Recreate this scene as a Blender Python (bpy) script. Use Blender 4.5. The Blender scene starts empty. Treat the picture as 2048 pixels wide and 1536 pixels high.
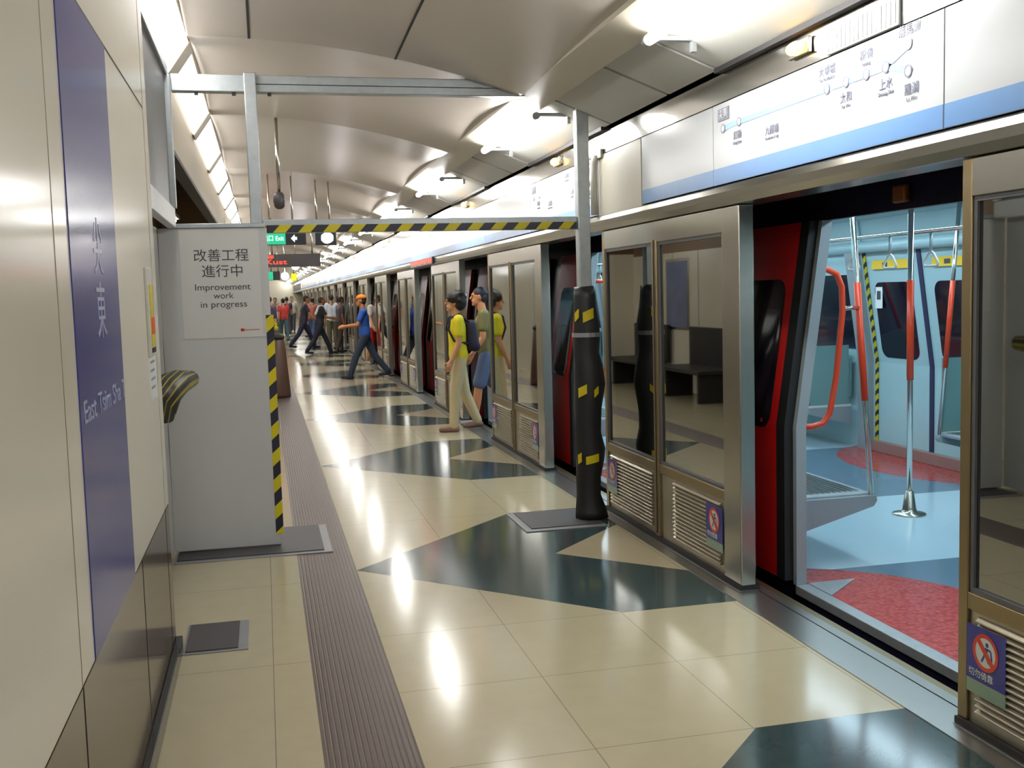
import bpy, bmesh, math, random
from mathutils import Vector, Matrix
random.seed(7)
S = bpy.context.scene
C = S.collection
PI = math.pi

# ------------------------------------------------------------------ camera, world, exposure
S.view_settings.view_transform = 'Standard'
S.view_settings.look = 'None'
S.view_settings.gamma = 1.0
S.view_settings.use_curve_mapping = False
S.view_settings.exposure = 0.15
S.cycles.max_bounces = 10
S.cycles.transparent_max_bounces = 12
S.cycles.sample_clamp_indirect = 6.0
S.cycles.caustics_reflective = False
S.cycles.caustics_refractive = False

cam_data = bpy.data.cameras.new('camera')
cam_data.sensor_width = 36.0
cam_data.lens = 2100.0 * 36.0 / 2048.0
cam_data.clip_start = 0.02
cam_data.clip_end = 400
cam = bpy.data.objects.new('camera', cam_data)
C.objects.link(cam)
_y, _p, _r = math.radians(13.165), math.radians(-4.984), math.radians(-1.571)
_fwd = Vector((math.sin(_y) * math.cos(_p), math.cos(_y) * math.cos(_p), math.sin(_p)))
_rt = Vector((math.cos(_y), -math.sin(_y), 0))
_up = _rt.cross(_fwd)
_r2 = _rt * math.cos(_r) + _up * math.sin(_r)
_u2 = -_rt * math.sin(_r) + _up * math.cos(_r)
cam.matrix_world = Matrix(((_r2.x, _u2.x, -_fwd.x, 0), (_r2.y, _u2.y, -_fwd.y, 0), (_r2.z, _u2.z, -_fwd.z, 1.6), (0, 0, 0, 1)))
S.camera = cam

world = bpy.data.worlds.new('world')
S.world = world
world.use_nodes = True
world.node_tree.nodes['Background'].inputs[0].default_value = (0.74, 0.74, 0.72, 1)
world.node_tree.nodes['Background'].inputs[1].default_value = 0.6

TUBE_POWER = 70.0      # fluorescent tubes over the doors
LIGHTBOX_POWER = 10.0   # sloped light panels at the left
TRAIN_POWER = 13.0     # train saloon lamps
PER = 3.95             # platform module (door to door)

# ------------------------------------------------------------------ materials
def s2l(c):
    return tuple(((v / 255) / 12.92 if v / 255 <= 0.04045 else (((v / 255) + 0.055) / 1.055) ** 2.4) for v in c) + (1,)

def mat(name, rgb, rough=0.5, metal=0.0, spec=0.5, emit=None, power=0.0, var=0.06, scale=6.0, stretch=None, bump=0.0, coat=0.0, coat_rough=0.03):
    m = bpy.data.materials.new(name)
    m.use_nodes = True
    nt = m.node_tree
    b = nt.nodes['Principled BSDF']
    col = s2l(rgb)
    b.inputs['Roughness'].default_value = rough
    b.inputs['Metallic'].default_value = metal
    b.inputs['Specular IOR Level'].default_value = spec
    if coat:
        b.inputs['Coat Weight'].default_value = coat
        b.inputs['Coat Roughness'].default_value = coat_rough
    if emit:
        b.inputs['Emission Color'].default_value = s2l(emit)
        b.inputs['Emission Strength'].default_value = power
    if var > 0:
        tc = nt.nodes.new('ShaderNodeTexCoord')
        mp = nt.nodes.new('ShaderNodeMapping')
        if stretch:
            mp.inputs['Scale'].default_value = stretch
        nz = nt.nodes.new('ShaderNodeTexNoise')
        nz.inputs['Scale'].default_value = scale
        nz.inputs['Detail'].default_value = 4
        mx = nt.nodes.new('ShaderNodeMix')
        mx.data_type = 'RGBA'
        mx.inputs[6].default_value = tuple(v * (1 - var) for v in col[:3]) + (1,)
        mx.inputs[7].default_value = tuple(min(1, v * (1 + var)) for v in col[:3]) + (1,)
        nt.links.new(tc.outputs['Object'], mp.inputs[0])
        nt.links.new(mp.outputs[0], nz.inputs['Vector'])
        nt.links.new(nz.outputs['Fac'], mx.inputs[0])
        nt.links.new(mx.outputs[2], b.inputs['Base Color'])
        if bump > 0:
            bp = nt.nodes.new('ShaderNodeBump')
            bp.inputs['Strength'].default_value = bump
            bp.inputs['Distance'].default_value = 0.01
            nt.links.new(nz.outputs['Fac'], bp.inputs['Height'])
            nt.links.new(bp.outputs[0], b.inputs['Normal'])
    else:
        b.inputs['Base Color'].default_value = col
    return m

def add_joints(m, axes, dark=0.45, width=0.004):
    """thin dark joints at fixed positions: axes = list of (axis, offset, period)"""
    nt = m.node_tree
    b = nt.nodes['Principled BSDF']
    src = b.inputs['Base Color'].links[0].from_socket
    tc = nt.nodes.new('ShaderNodeTexCoord')
    sp = nt.nodes.new('ShaderNodeSeparateXYZ')
    nt.links.new(tc.outputs['Object'], sp.inputs[0])
    fac = None
    for ax, off, per in axes:
        a = nt.nodes.new('ShaderNodeMath'); a.operation = 'SUBTRACT'
        nt.links.new(sp.outputs[ax], a.inputs[0]); a.inputs[1].default_value = off - per / 2
        d = nt.nodes.new('ShaderNodeMath'); d.operation = 'FLOORED_MODULO'
        nt.links.new(a.outputs[0], d.inputs[0]); d.inputs[1].default_value = per
        e = nt.nodes.new('ShaderNodeMath'); e.operation = 'SUBTRACT'
        nt.links.new(d.outputs[0], e.inputs[0]); e.inputs[1].default_value = per / 2
        g = nt.nodes.new('ShaderNodeMath'); g.operation = 'ABSOLUTE'
        nt.links.new(e.outputs[0], g.inputs[0])
        h = nt.nodes.new('ShaderNodeMath'); h.operation = 'LESS_THAN'
        nt.links.new(g.outputs[0], h.inputs[0]); h.inputs[1].default_value = width / 2
        if fac is None:
            fac = h.outputs[0]
        else:
            q = nt.nodes.new('ShaderNodeMath'); q.operation = 'MAXIMUM'
            nt.links.new(fac, q.inputs[0]); nt.links.new(h.outputs[0], q.inputs[1]); fac = q.outputs[0]
    mx = nt.nodes.new('ShaderNodeMix'); mx.data_type = 'RGBA'; mx.blend_type = 'MULTIPLY'
    nt.links.new(fac, mx.inputs[0]); nt.links.new(src, mx.inputs[6])
    mx.inputs[7].default_value = (dark, dark * 0.95, dark * 0.85, 1)
    nt.links.new(mx.outputs[2], b.inputs['Base Color'])
    return m

def stripes(name, c1, c2, vec, period, duty=0.5, rough=0.45):
    """diagonal hazard stripes: dot(object position, vec) mod period"""
    m = bpy.data.materials.new(name); m.use_nodes = True
    nt = m.node_tree; b = nt.nodes['Principled BSDF']
    b.inputs['Roughness'].default_value = rough
    tc = nt.nodes.new('ShaderNodeTexCoord')
    d = nt.nodes.new('ShaderNodeVectorMath'); d.operation = 'DOT_PRODUCT'
    nt.links.new(tc.outputs['Object'], d.inputs[0]); d.inputs[1].default_value = vec
    q = nt.nodes.new('ShaderNodeMath'); q.operation = 'FLOORED_MODULO'
    nt.links.new(d.outputs['Value'], q.inputs[0]); q.inputs[1].default_value = period
    h = nt.nodes.new('ShaderNodeMath'); h.operation = 'LESS_THAN'
    nt.links.new(q.outputs[0], h.inputs[0]); h.inputs[1].default_value = period * duty
    mx = nt.nodes.new('ShaderNodeMix'); mx.data_type = 'RGBA'
    nt.links.new(h.outputs[0], mx.inputs[0]); mx.inputs[6].default_value = s2l(c1); mx.inputs[7].default_value = s2l(c2)
    nt.links.new(mx.outputs[2], b.inputs['Base Color'])
    return m

def glass(name, tint, refl=0.10, rough=0.02):
    m = bpy.data.materials.new(name); m.use_nodes = True
    nt = m.node_tree
    nt.nodes.remove(nt.nodes['Principled BSDF'])
    out = nt.nodes['Material Output']
    tr = nt.nodes.new('ShaderNodeBsdfTransparent'); tr.inputs[0].default_value = tint + (1,)
    gl = nt.nodes.new('ShaderNodeBsdfGlossy'); gl.inputs['Roughness'].default_value = rough
    gl.inputs[0].default_value = (0.95, 0.97, 0.93, 1)
    fr = nt.nodes.new('ShaderNodeFresnel'); fr.inputs['IOR'].default_value = 1.6
    ad = nt.nodes.new('ShaderNodeMath'); ad.operation = 'ADD'; ad.use_clamp = True
    nt.links.new(fr.outputs[0], ad.inputs[0]); ad.inputs[1].default_value = refl
    mx = nt.nodes.new('ShaderNodeMixShader')
    nt.links.new(ad.outputs[0], mx.inputs[0]); nt.links.new(tr.outputs[0], mx.inputs[1]); nt.links.new(gl.outputs[0], mx.inputs[2])
    nt.links.new(mx.outputs[0], out.inputs[0])
    return m

M = {}
M['tile'] = mat('cream_floor_tile', (184, 171, 140), 0.16, spec=0.55, var=0.05, scale=9)
add_joints(M['tile'], [(0, 0.46, 0.6), (1, 0.90, PER), (1, 3.40, PER), (1, 4.125, PER)], dark=0.55)
M['tile_left'] = mat('cream_floor_tile_side', (186, 174, 144), 0.18, spec=0.55, var=0.05, scale=9)
add_joints(M['tile_left'], [(0, -0.03, 0.6), (1, 4.61, 1.3167)], dark=0.55)
M['inlay'] = mat('dark_green_floor_inlay', (54, 72, 72), 0.13, spec=0.6, var=0.15, scale=14)
M['strip'] = mat('dark_brown_guide_strip', (88, 74, 66), 0.34, spec=0.45, var=0.12, scale=20)
M['track'] = mat('track_bed', (40, 38, 36), 0.9)
M['steel'] = mat('brushed_stainless', (178, 174, 162), 0.26, metal=1.0, var=0.08, scale=3, stretch=(1, 0.3, 8))
M['steel_sill'] = mat('stainless_sill', (168, 166, 160), 0.3, metal=0.9, var=0.1, scale=4)
M['louvre'] = mat('dull_louvre_metal', (176, 168, 148), 0.36, metal=0.8, var=0.06)
M['steel_bright'] = mat('polished_stainless', (205, 202, 194), 0.14, metal=1.0, var=0.05, scale=2)
M['bronze'] = mat('warm_metal_frame', (150, 132, 98), 0.35, metal=0.85, var=0.05)
M['galv'] = mat('galvanised_steel', (176, 182, 184), 0.36, metal=0.6, var=0.16, scale=22)
M['white_panel'] = mat('white_panel', (200, 198, 190), 0.45, var=0.02)
M['cream_panel'] = mat('cream_ceiling_panel', (196, 190, 172), 0.4, var=0.03)
M['sign_face'] = mat('pale_sign_face', (196, 200, 203), 0.22, spec=0.5, var=0.02)
M['blue_stripe'] = mat('light_blue_stripe', (104, 150, 205), 0.25, var=0.03)
M['dark'] = mat('dark_gap', (24, 20, 20), 0.6, var=0)
M['rubber'] = mat('black_rubber', (20, 20, 21), 0.5, var=0.2)
M['ceil'] = mat('metallic_ceiling_panel', (196, 186, 176), 0.34, metal=0.35, var=0.05, scale=1.5)
M['ceil_band'] = mat('plain_ceiling_band', (188, 180, 162), 0.42, var=0.03)
M['fascia'] = mat('beige_fascia', (146, 132, 106), 0.45, var=0.03)
M['brown_wall'] = mat('brown_recess_wall', (116, 92, 62), 0.5, var=0.1)
M['cream_wall'] = mat('cream_glass_wall', (232, 224, 204), 0.17, spec=0.32, var=0.02, scale=2)
M['dado'] = mat('brown_stone_dado', (86, 68, 48), 0.15, spec=0.45, var=0.1, scale=18)
M['banner'] = mat('violet_blue_banner', (60, 62, 132), 0.2, spec=0.22, var=0.05, scale=3)
M['banner_text'] = mat('pale_banner_lettering', (176, 178, 204), 0.3, var=0)
M['marble'] = mat('dark_green_marble', (36, 40, 40), 0.18, var=0.6, scale=26)
M['board'] = mat('pale_grey_board', (204, 204, 203), 0.42, var=0.03, scale=3)
M['notice'] = mat('notice_paper', (216, 214, 210), 0.4, var=0.02)
M['ink'] = mat('dark_lettering', (66, 66, 70), 0.6, var=0)
M['grey_glass'] = mat('grey_glossy_panel', (92, 92, 94), 0.4, spec=0.3, var=0.06)
M['plate'] = mat('dark_base_mat', (68, 64, 66), 0.5, var=0.12, scale=30)
M['plate_edge'] = mat('grey_plate_edge', (150, 150, 152), 0.4, metal=0.3, var=0.06)
M['yellow'] = mat('hazard_yellow', (206, 186, 20), 0.45, var=0.04)
M['hazard_beam'] = stripes('hazard_tape_level', (32, 32, 48), (212, 196, 24), (1, 0, -0.9), 0.158, 0.5)
M['hazard_post'] = stripes('hazard_tape_upright', (30, 32, 52), (222, 204, 24), (-0.9, 0, 1), 0.172, 0.5)
M['hazard_thin'] = stripes('hazard_tape_thin', (40, 42, 40), (206, 190, 40), (0, 0.8, 1), 0.10, 0.55)
M['hose_stripe'] = stripes('striped_hose', (46, 46, 46), (168, 152, 50), (1, -0.15, -0.5), 0.034, 0.24)
M['glass'] = glass('smoked_screen_glass', (0.52, 0.53, 0.47), 0.32)
M['clear'] = glass('clear_glass', (0.9, 0.95, 0.95), 0.03)
M['tube'] = mat('fluorescent_tube', (255, 255, 250), 0.4, emit=(250, 250, 248), power=TUBE_POWER, var=0)
M['lightbox'] = mat('light_panel', (255, 252, 240), 0.5, emit=(252, 251, 248), power=LIGHTBOX_POWER, var=0)
M['amber'] = mat('amber_lamp', (255, 190, 70), 0.3, emit=(255, 190, 80), power=9.0, var=0)
M['amber_off'] = mat('amber_lens_unlit', (120, 66, 14), 0.3, var=0)
M['train_lamp'] = mat('train_lamp', (240, 250, 255), 0.4, emit=(212, 240, 255), power=TRAIN_POWER, var=0)
M['lamp_white'] = mat('white_lamp', (255, 255, 255), 0.4, emit=(250, 246, 255), power=14, var=0)
M['led_red'] = mat('red_led', (255, 60, 40), 0.4, emit=(255, 46, 26), power=3.5, var=0)
M['sign_green'] = mat('green_lit_sign', (20, 150, 110), 0.4, emit=(20, 170, 122), power=0.9, var=0)
M['sign_white'] = mat('white_lit_mark', (230, 255, 250), 0.4, emit=(225, 255, 250), power=1.6, var=0)
M['sign_yellow'] = mat('yellow_lit_sign', (240, 230, 20), 0.4, emit=(240, 228, 10), power=1.4, var=0)
M['black_box'] = mat('black_sign_box', (26, 26, 38), 0.35, var=0)
M['train_body'] = mat('dark_train_body', (30, 27, 52), 0.35, var=0.1)
M['train_red'] = mat('train_door_red', (222, 24, 24), 0.3, var=0.06)
M['train_cyan'] = mat('pale_cyan_lining', (164, 194, 198), 0.35, var=0.03)
M['train_grey'] = mat('train_grey_trim', (150, 160, 164), 0.35, metal=0.2, var=0.05)
M['train_window'] = mat('dark_train_window', (24, 20, 34), 0.06, spec=0.7, var=0)
M['train_floor'] = None
M['red_handle'] = mat('orange_red_sleeve', (222, 66, 26), 0.35, var=0.03)
M['seat_green'] = mat('green_grey_seat', (116, 150, 148), 0.3, var=0.05)
M['mat_red'] = mat('red_door_mat', (168, 54, 52), 0.5, var=0.25, scale=60)
M['label_yellow'] = mat('yellow_label', (236, 190, 30), 0.4, var=0.04)
M['paper'] = mat('white_paper', (226, 226, 224), 0.5, var=0.02)
M['pink_trim'] = mat('pink_brown_trim', (150, 116, 108), 0.4, var=0.04)
M['navy_strip'] = mat('navy_rubber_strip', (40, 40, 74), 0.5, var=0.05)
M['decal_blue'] = mat('blue_decal', (46, 48, 132), 0.25, var=0.03)
M['decal_green'] = mat('pale_green_decal', (134, 156, 132), 0.3, var=0.03)
M['decal_red'] = mat('red_decal_ring', (206, 60, 40), 0.3, var=0)
M['decal_white'] = mat('white_decal_disc', (206, 210, 200), 0.3, var=0)
M['decal_navy'] = mat('navy_decal_icon', (56, 62, 120), 0.3, var=0)
M['poster'] = mat('blue_poster', (110, 124, 158), 0.2, var=0.25, scale=4)
M['bench'] = mat('dark_bench', (36, 34, 32), 0.4, var=0.1)
M['bin'] = mat('dark_brown_bin', (84, 58, 46), 0.35, var=0.08)
M['map_blue'] = mat('map_line_blue', (150, 190, 236), 0.3, var=0)
M['map_ink'] = mat('map_lettering', (124, 126, 146), 0.4, var=0)
M['hatch'] = mat('vent_hatch_grey', (176, 178, 176), 0.4, var=0.03)

# train floor: blue-grey door zones, light-blue seat zones, red ellipses at the doors
def train_floor_mat():
    m = bpy.data.materials.new('train_floor_covering'); m.use_nodes = True
    nt = m.node_tree; b = nt.nodes['Principled BSDF']; b.inputs['Roughness'].default_value = 0.16
    tc = nt.nodes.new('ShaderNodeTexCoord'); sp = nt.nodes.new('ShaderNodeSeparateXYZ')
    nt.links.new(tc.outputs['Object'], sp.inputs[0])
    def math_(op, a, bb):
        n = nt.nodes.new('ShaderNodeMath'); n.operation = op
        for i, v in enumerate((a, bb)):
            if v is None: continue
            if isinstance(v, (int, float)): n.inputs[i].default_value = v
            else: nt.links.new(v, n.inputs[i])
        return n.outputs[0]
    X, Y = sp.outputs[0], sp.outputs[1]
    ym = math_('SUBTRACT', math_('FLOORED_MODULO', math_('SUBTRACT', Y, 4.11 - PER / 2), PER), PER / 2)  # 0 at a door centre
    zone = math_('LESS_THAN', math_('ABSOLUTE', ym, None), 1.12)
    ey = math_('POWER', math_('DIVIDE', ym, 1.22), 2)
    e1 = math_('ADD', ey, math_('POWER', math_('DIVIDE', math_('SUBTRACT', X, 2.7), 0.86), 2))
    e2 = math_('ADD', ey, math_('POWER', math_('DIVIDE', math_('SUBTRACT', X, 5.85), 0.86), 2))
    red = math_('MAXIMUM', math_('LESS_THAN', e1, 1.0), math_('LESS_THAN', e2, 1.0))
    # chequer plate relief of the mats
    vo = nt.nodes.new('ShaderNodeTexVoronoi'); vo.inputs['Scale'].default_value = 42
    nt.links.new(tc.outputs['Object'], vo.inputs['Vector'])
    def mix(f, c1, c2):
        x = nt.nodes.new('ShaderNodeMix'); x.data_type = 'RGBA'; nt.links.new(f, x.inputs[0])
        for i, c in ((6, c1), (7, c2)):
            if isinstance(c, tuple): x.inputs[i].default_value = c
            else: nt.links.new(c, x.inputs[i])
        return x.outputs[2]
    base = mix(zone, s2l((178, 202, 212)), s2l((98, 122, 140)))
    redc = mix(vo.outputs['Distance'], s2l((196, 84, 80)), s2l((150, 40, 40)))
    nt.links.new(mix(red, base, redc), b.inputs['Base Color'])
    bp = nt.nodes.new('ShaderNodeBump'); bp.inputs['Strength'].default_value = 0.35; bp.inputs['Distance'].default_value = 0.004
    nt.links.new(math_('MULTIPLY', vo.outputs['Distance'], red), bp.inputs['Height'])
    nt.links.new(bp.outputs[0], b.inputs['Normal'])
    return m
M['train_floor'] = train_floor_mat()

# ------------------------------------------------------------------ mesh helpers
class MB:
    def __init__(self): self.bm = bmesh.new(); self.mats = []
    def mi(self, m):
        if m is None: return 0
        if m not in self.mats: self.mats.append(m)
        return self.mats.index(m)
    def face(self, pts, m=None, smooth=False):
        f = self.bm.faces.new([self.bm.verts.new(p) for p in pts]); f.material_index = self.mi(m); f.smooth = smooth
        return f
    def box(self, x0, x1, y0, y1, z0, z1, m=None, bev=0.0):
        x0, x1 = min(x0, x1), max(x0, x1); y0, y1 = min(y0, y1), max(y0, y1); z0, z1 = min(z0, z1), max(z0, z1)
        v = [self.bm.verts.new(p) for p in ((x0,y0,z0),(x1,y0,z0),(x1,y1,z0),(x0,y1,z0),(x0,y0,z1),(x1,y0,z1),(x1,y1,z1),(x0,y1,z1))]
        fs = [self.bm.faces.new([v[i] for i in q]) for q in ((3,2,1,0),(4,5,6,7),(0,1,5,4),(1,2,6,5),(2,3,7,6),(3,0,4,7))]
        k = self.mi(m)
        for f in fs: f.material_index = k
        if bev > 0:
            es = {e for f in fs for e in f.edges}
            r = bmesh.ops.bevel(self.bm, geom=list(es), offset=bev, segments=2, affect='EDGES', profile=0.6)
            for f in r['faces']: f.material_index = k; f.smooth = True
        return self
    def prism(self, poly, axis, a0, a1, m=None):
        """poly in the two other axes (in xyz order), extruded along axis"""
        def P(p, a):
            q = list(p); q.insert(axis, a); return tuple(q)
        va = [self.bm.verts.new(P(p, a0)) for p in poly]; vb = [self.bm.verts.new(P(p, a1)) for p in poly]
        k = self.mi(m); n = len(poly)
        fs = [self.bm.faces.new(va[::-1]), self.bm.faces.new(vb)]
        for i in range(n): fs.append(self.bm.faces.new([va[i], va[(i+1) % n], vb[(i+1) % n], vb[i]]))
        for f in fs: f.material_index = k
        bmesh.ops.recalc_face_normals(self.bm, faces=fs)
        return self
    def tube(self, pts, r, m=None, seg=12, caps=True):
        """swept tube through pts; r a number or a list"""
        pts = [Vector(p) for p in pts]; n = len(pts)
        rs = r if isinstance(r, (list, tuple)) else [r] * n
        k = self.mi(m); rings = []
        t0 = (pts[1] - pts[0]).normalized()
        ref = Vector((0, 0, 1)) if abs(t0.z) < 0.9 else Vector((1, 0, 0))
        u = t0.cross(ref).normalized()
        for i, p in enumerate(pts):
            if i == 0: t = (pts[1] - pts[0])
            elif i == n - 1: t = (pts[-1] - pts[-2])
            else: t = (pts[i+1] - pts[i]).normalized() + (pts[i] - pts[i-1]).normalized()
            t.normalize()
            u = (u - t * u.dot(t)).normalized(); w = t.cross(u)
            rings.append([self.bm.verts.new(p + (u * math.cos(2*PI*j/seg) + w * math.sin(2*PI*j/seg)) * rs[i]) for j in range(seg)])
        for i in range(n - 1):
            for j in range(seg):
                f = self.bm.faces.new([rings[i][j], rings[i][(j+1) % seg], rings[i+1][(j+1) % seg], rings[i+1][j]]); f.material_index = k; f.smooth = True
        if caps:
            f = self.bm.faces.new(rings[0][::-1]); f.material_index = k
            f = self.bm.faces.new(rings[-1]); f.material_index = k
        return self
    def lathe(self, prof, centre, m=None, seg=24):
        """prof: list of (radius, z) about a vertical axis"""
        k = self.mi(m); rings = []
        cx, cy, cz = centre
        for r, z in prof:
            rings.append([self.bm.verts.new((cx + r * math.cos(2*PI*j/seg), cy + r * math.sin(2*PI*j/seg), cz + z)) for j in range(seg)])
        for i in range(len(prof) - 1):
            for j in range(seg):
                f = self.bm.faces.new([rings[i][j], rings[i][(j+1) % seg], rings[i+1][(j+1) % seg], rings[i+1][j]]); f.material_index = k; f.smooth = True
        f = self.bm.faces.new(rings[0][::-1]); f.material_index = k
        f = self.bm.faces.new(rings[-1]); f.material_index = k
        return self
    def ball(self, c, r, m=None, seg=12, sub=2):
        k = self.mi(m); c = Vector(c); r = Vector(r) if not isinstance(r, (int, float)) else Vector((r, r, r))
        d = bmesh.ops.create_icosphere(self.bm, subdivisions=sub, radius=1.0)
        for v in d['verts']:
            v.co = Vector((v.co.x * r.x, v.co.y * r.y, v.co.z * r.z)) + c
        for f in {f for v in d['verts'] for f in v.link_faces}: f.material_index = k; f.smooth = True
        return self
    def build(self, name, parent=None, loc=None, default=None):
        me = bpy.data.meshes.new(name)
        self.bm.to_mesh(me); self.bm.free()
        for m in (self.mats or [default]):
            if m: me.materials.append(m)
        o = bpy.data.objects.new(name, me); C.objects.link(o)
        if parent: o.parent = parent
        if loc: o.location = loc
        return o

def tag(o, label, cat, group=None, kind=None):
    o['label'] = label
    if cat: o['category'] = cat
    if group: o['group'] = group
    if kind: o['kind'] = kind
    return o

def struct(o, label=None):
    o['kind'] = 'structure'
    if label: o['label'] = label
    return o

def thing(name, label, cat, loc=(0, 0, 0), rz=0.0, group=None):
    o = bpy.data.objects.new(name, None); C.objects.link(o)
    o.empty_display_size = 0.2
    o.location = loc; o.rotation_euler = (0, 0, rz)
    return tag(o, label, cat, group)

def dup(root, loc, label, group=None, skip=()):
    r = root.copy(); C.objects.link(r); r.location = loc; r['label'] = label
    if group: r['group'] = group
    for ch in root.children:
        if ch.name.split('.')[0] in skip: continue
        c = ch.copy(); C.objects.link(c); c.parent = r
        for g in ch.children:
            d = g.copy(); C.objects.link(d); d.parent = c
    return r

FACE = {'-x': Matrix(((0, 0, -1), (-1, 0, 0), (0, 1, 0))), '+x': Matrix(((0, 0, 1), (1, 0, 0), (0, 1, 0))), '-y': Matrix(((1, 0, 0), (0, 0, -1), (0, 1, 0)))}
def lettering(name, body, size, loc, face, m, parent, align='CENTER', width=None, extrude=0.0008, space=1.0):
    cu = bpy.data.curves.new(name, 'FONT'); cu.body = body; cu.size = size; cu.align_x = align; cu.align_y = 'CENTER'
    cu.extrude = extrude; cu.space_line = space
    ob = bpy.data.objects.new('tmp', cu); C.objects.link(ob)
    dg = bpy.context.evaluated_depsgraph_get()
    me = bpy.data.meshes.new_from_object(ob.evaluated_get(dg))
    bpy.data.objects.remove(ob); bpy.data.curves.remove(cu)
    xs = [v.co.x for v in me.vertices] or [0, 1]
    sx = width / (max(xs) - min(xs)) if width else 1.0
    R = FACE[face]
    for v in me.vertices: v.co = R @ Vector((v.co.x * sx, v.co.y, v.co.z))
    me.materials.clear(); me.materials.append(m); me.name = name
    o = bpy.data.objects.new(name, me); C.objects.link(o); o.parent = parent; o.location = loc
    return o

# ------------------------------------------------------------------ SETTING: floor
Y0, Y1 = -4.0, 88.0
b = MB()
b.face([(-3.2, Y0, 0), (0.131, Y0, 0), (0.131, Y1, 0), (-3.2, Y1, 0)], M['tile_left'])
# ribbed guide strip
nr = 16
for i in range(nr):
    xa = 0.131 + i * 0.329 / nr; w = 0.329 / nr
    b.face([(xa, Y0, 0), (xa + w * 0.62, Y0, 0.0), (xa + w * 0.62, Y1, 0.0), (xa, Y1, 0)], M['strip'])
    b.face([(xa + w * 0.62, Y0, 0.0), (xa + w * 0.81, Y0, -0.0015), (xa + w * 0.81, Y1, -0.0015), (xa + w * 0.62, Y1, 0.0)], M['strip'])
    b.face([(xa + w * 0.81, Y0, -0.0015), (xa + w, Y0, 0), (xa + w, Y1, 0), (xa + w * 0.81, Y1, -0.0015)], M['strip'])
xl, xm, xr = 0.46, 1.67, 2.28
for k in range(-1, 22):
    c = 2.15 + PER * k; h = PER / 2
    def q(*pts, m): b.face([(x, c + y, 0) for x, y in pts], m)
    q((xl, 0), (xm, 0), (xr, 0.63), (xr, 1.25), (xm, 1.25), m=M['inlay'])
    q((xl, 0), (xm, -1.25), (xr, -1.25), (xr, -0.63), (xm, 0), m=M['inlay'])
    q((xm, 0), (xr, -0.63), (xr, 0.63), m=M['tile'])
    q((xl, 0), (xm, 1.25), (xm, h), (xl, h), m=M['tile'])
    q((xm, 1.25), (xr, 1.25), (xr, h), (xm, h), m=M['tile'])
    q((xl, 0), (xl, -h), (xm, -h), (xm, -1.25), m=M['tile'])
    q((xm, -1.25), (xm, -h), (xr, -h), (xr, -1.25), m=M['tile'])
b.face([(2.56, Y0, 0), (2.56, Y0, -1.2), (2.56, Y1, -1.2), (2.56, Y1, 0)], M['track'])
b.face([(2.56, Y0, -1.2), (6.6, Y0, -1.2), (6.6, Y1, -1.2), (2.56, Y1, -1.2)], M['track'])
struct(b.build('floor'), 'cream polished platform floor with dark green triangular inlays')
b = MB()
b.box(2.28, 2.46, Y0, Y1, -0.03, 0.004, M['steel_sill']).box(2.468, 2.52, Y0, Y1, -0.03, 0.004, M['steel_sill']).box(2.46, 2.468, Y0, Y1, -0.03, -0.006, M['dark'])
b.box(2.52, 2.56, Y0, Y1, -0.06, 0.002, M['bronze'])
struct(b.build('trim_1'), 'stainless door threshold along the platform edge')

# ------------------------------------------------------------------ ceiling
def cz(x): return 3.24 - 0.078 * (x + 0.3) ** 2
b = MB()
xs = [-0.40 + i * (1.745 + 0.40) / 14 for i in range(15)]
seams = (-0.01, 0.90)
nb = 12
joints = [-4.95, -1.0, 2.95, 6.90, 9.75] + [13.65 + PER * k for k in range(20)]
AMP = 0.055
for y0_, y1_ in zip(joints, joints[1:]):
    def zz(x, t): return cz(x) + AMP * math.sin(PI * (0.04 + 0.96 * t)) - 0.01
    L_ = y1_ - y0_
    grid = [[b.bm.verts.new((x, y0_ + L_ * j / nb, zz(x, j / nb))) for x in xs] for j in range(nb + 1)]
    for j in range(nb):
        for i in range(14):
            f = b.bm.faces.new([grid[j][i], grid[j][i+1], grid[j+1][i+1], grid[j+1][i]][::-1]); f.material_index = b.mi(M['ceil']); f.smooth = True
    for i in range(14):
        b.face([(xs[i], y0_, zz(xs[i], 0) - 0.006), (xs[i+1], y0_, zz(xs[i+1], 0) - 0.006), (xs[i+1], y0_, zz(xs[i+1], 0) + 0.1), (xs[i], y0_, zz(xs[i], 0) + 0.1)], M['ceil'])
    if y1_ < 7:
        for sx in seams:
            for j in range(nb):
                t0, t1 = j / nb, (j + 1) / nb
                za, zb = zz(sx, t0), zz(sx, t1)
                b.face([(sx - 0.008, y0_ + L_ * t0, za - 0.003), (sx + 0.008, y0_ + L_ * t0, za - 0.003), (sx + 0.008, y0_ + L_ * t1, zb - 0.003), (sx - 0.008, y0_ + L_ * t1, zb - 0.003)], M['dark'])
b.box(-0.5, 6.7, Y0, Y1, 3.75, 3.85, M['dark'])
b.box(-3.3, -0.5, Y0, Y1, 3.62, 3.72, M['brown_wall'])
struct(b.build('ceiling'), 'curved metallic ceiling of scalloped bays')
b = MB()
b.prism([(1.745, 2.93), (1.93, 2.85), (1.93, 3.1), (1.745, 3.1)], 1, Y0, Y1, M['ceil_band'])
struct(b.build('trim_2'), 'plain cream band along the ceiling edge above the tubes')
# left fascia and coving
b = MB()
b.box(-0.62, -0.53, 6.98, Y1, 2.60, 3.02, M['fascia']).box(-0.62, -0.525, 6.98, Y1, 2.57, 2.60, M['dark'])
b.prism([(-0.62, 3.02), (-0.53, 3.02), (-0.38, 3.235), (-0.38, 3.5), (-0.62, 3.5)], 1, Y0, Y1, M['fascia'])
struct(b.build('trim_3'), 'beige fascia below the sloping light panels')

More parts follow.
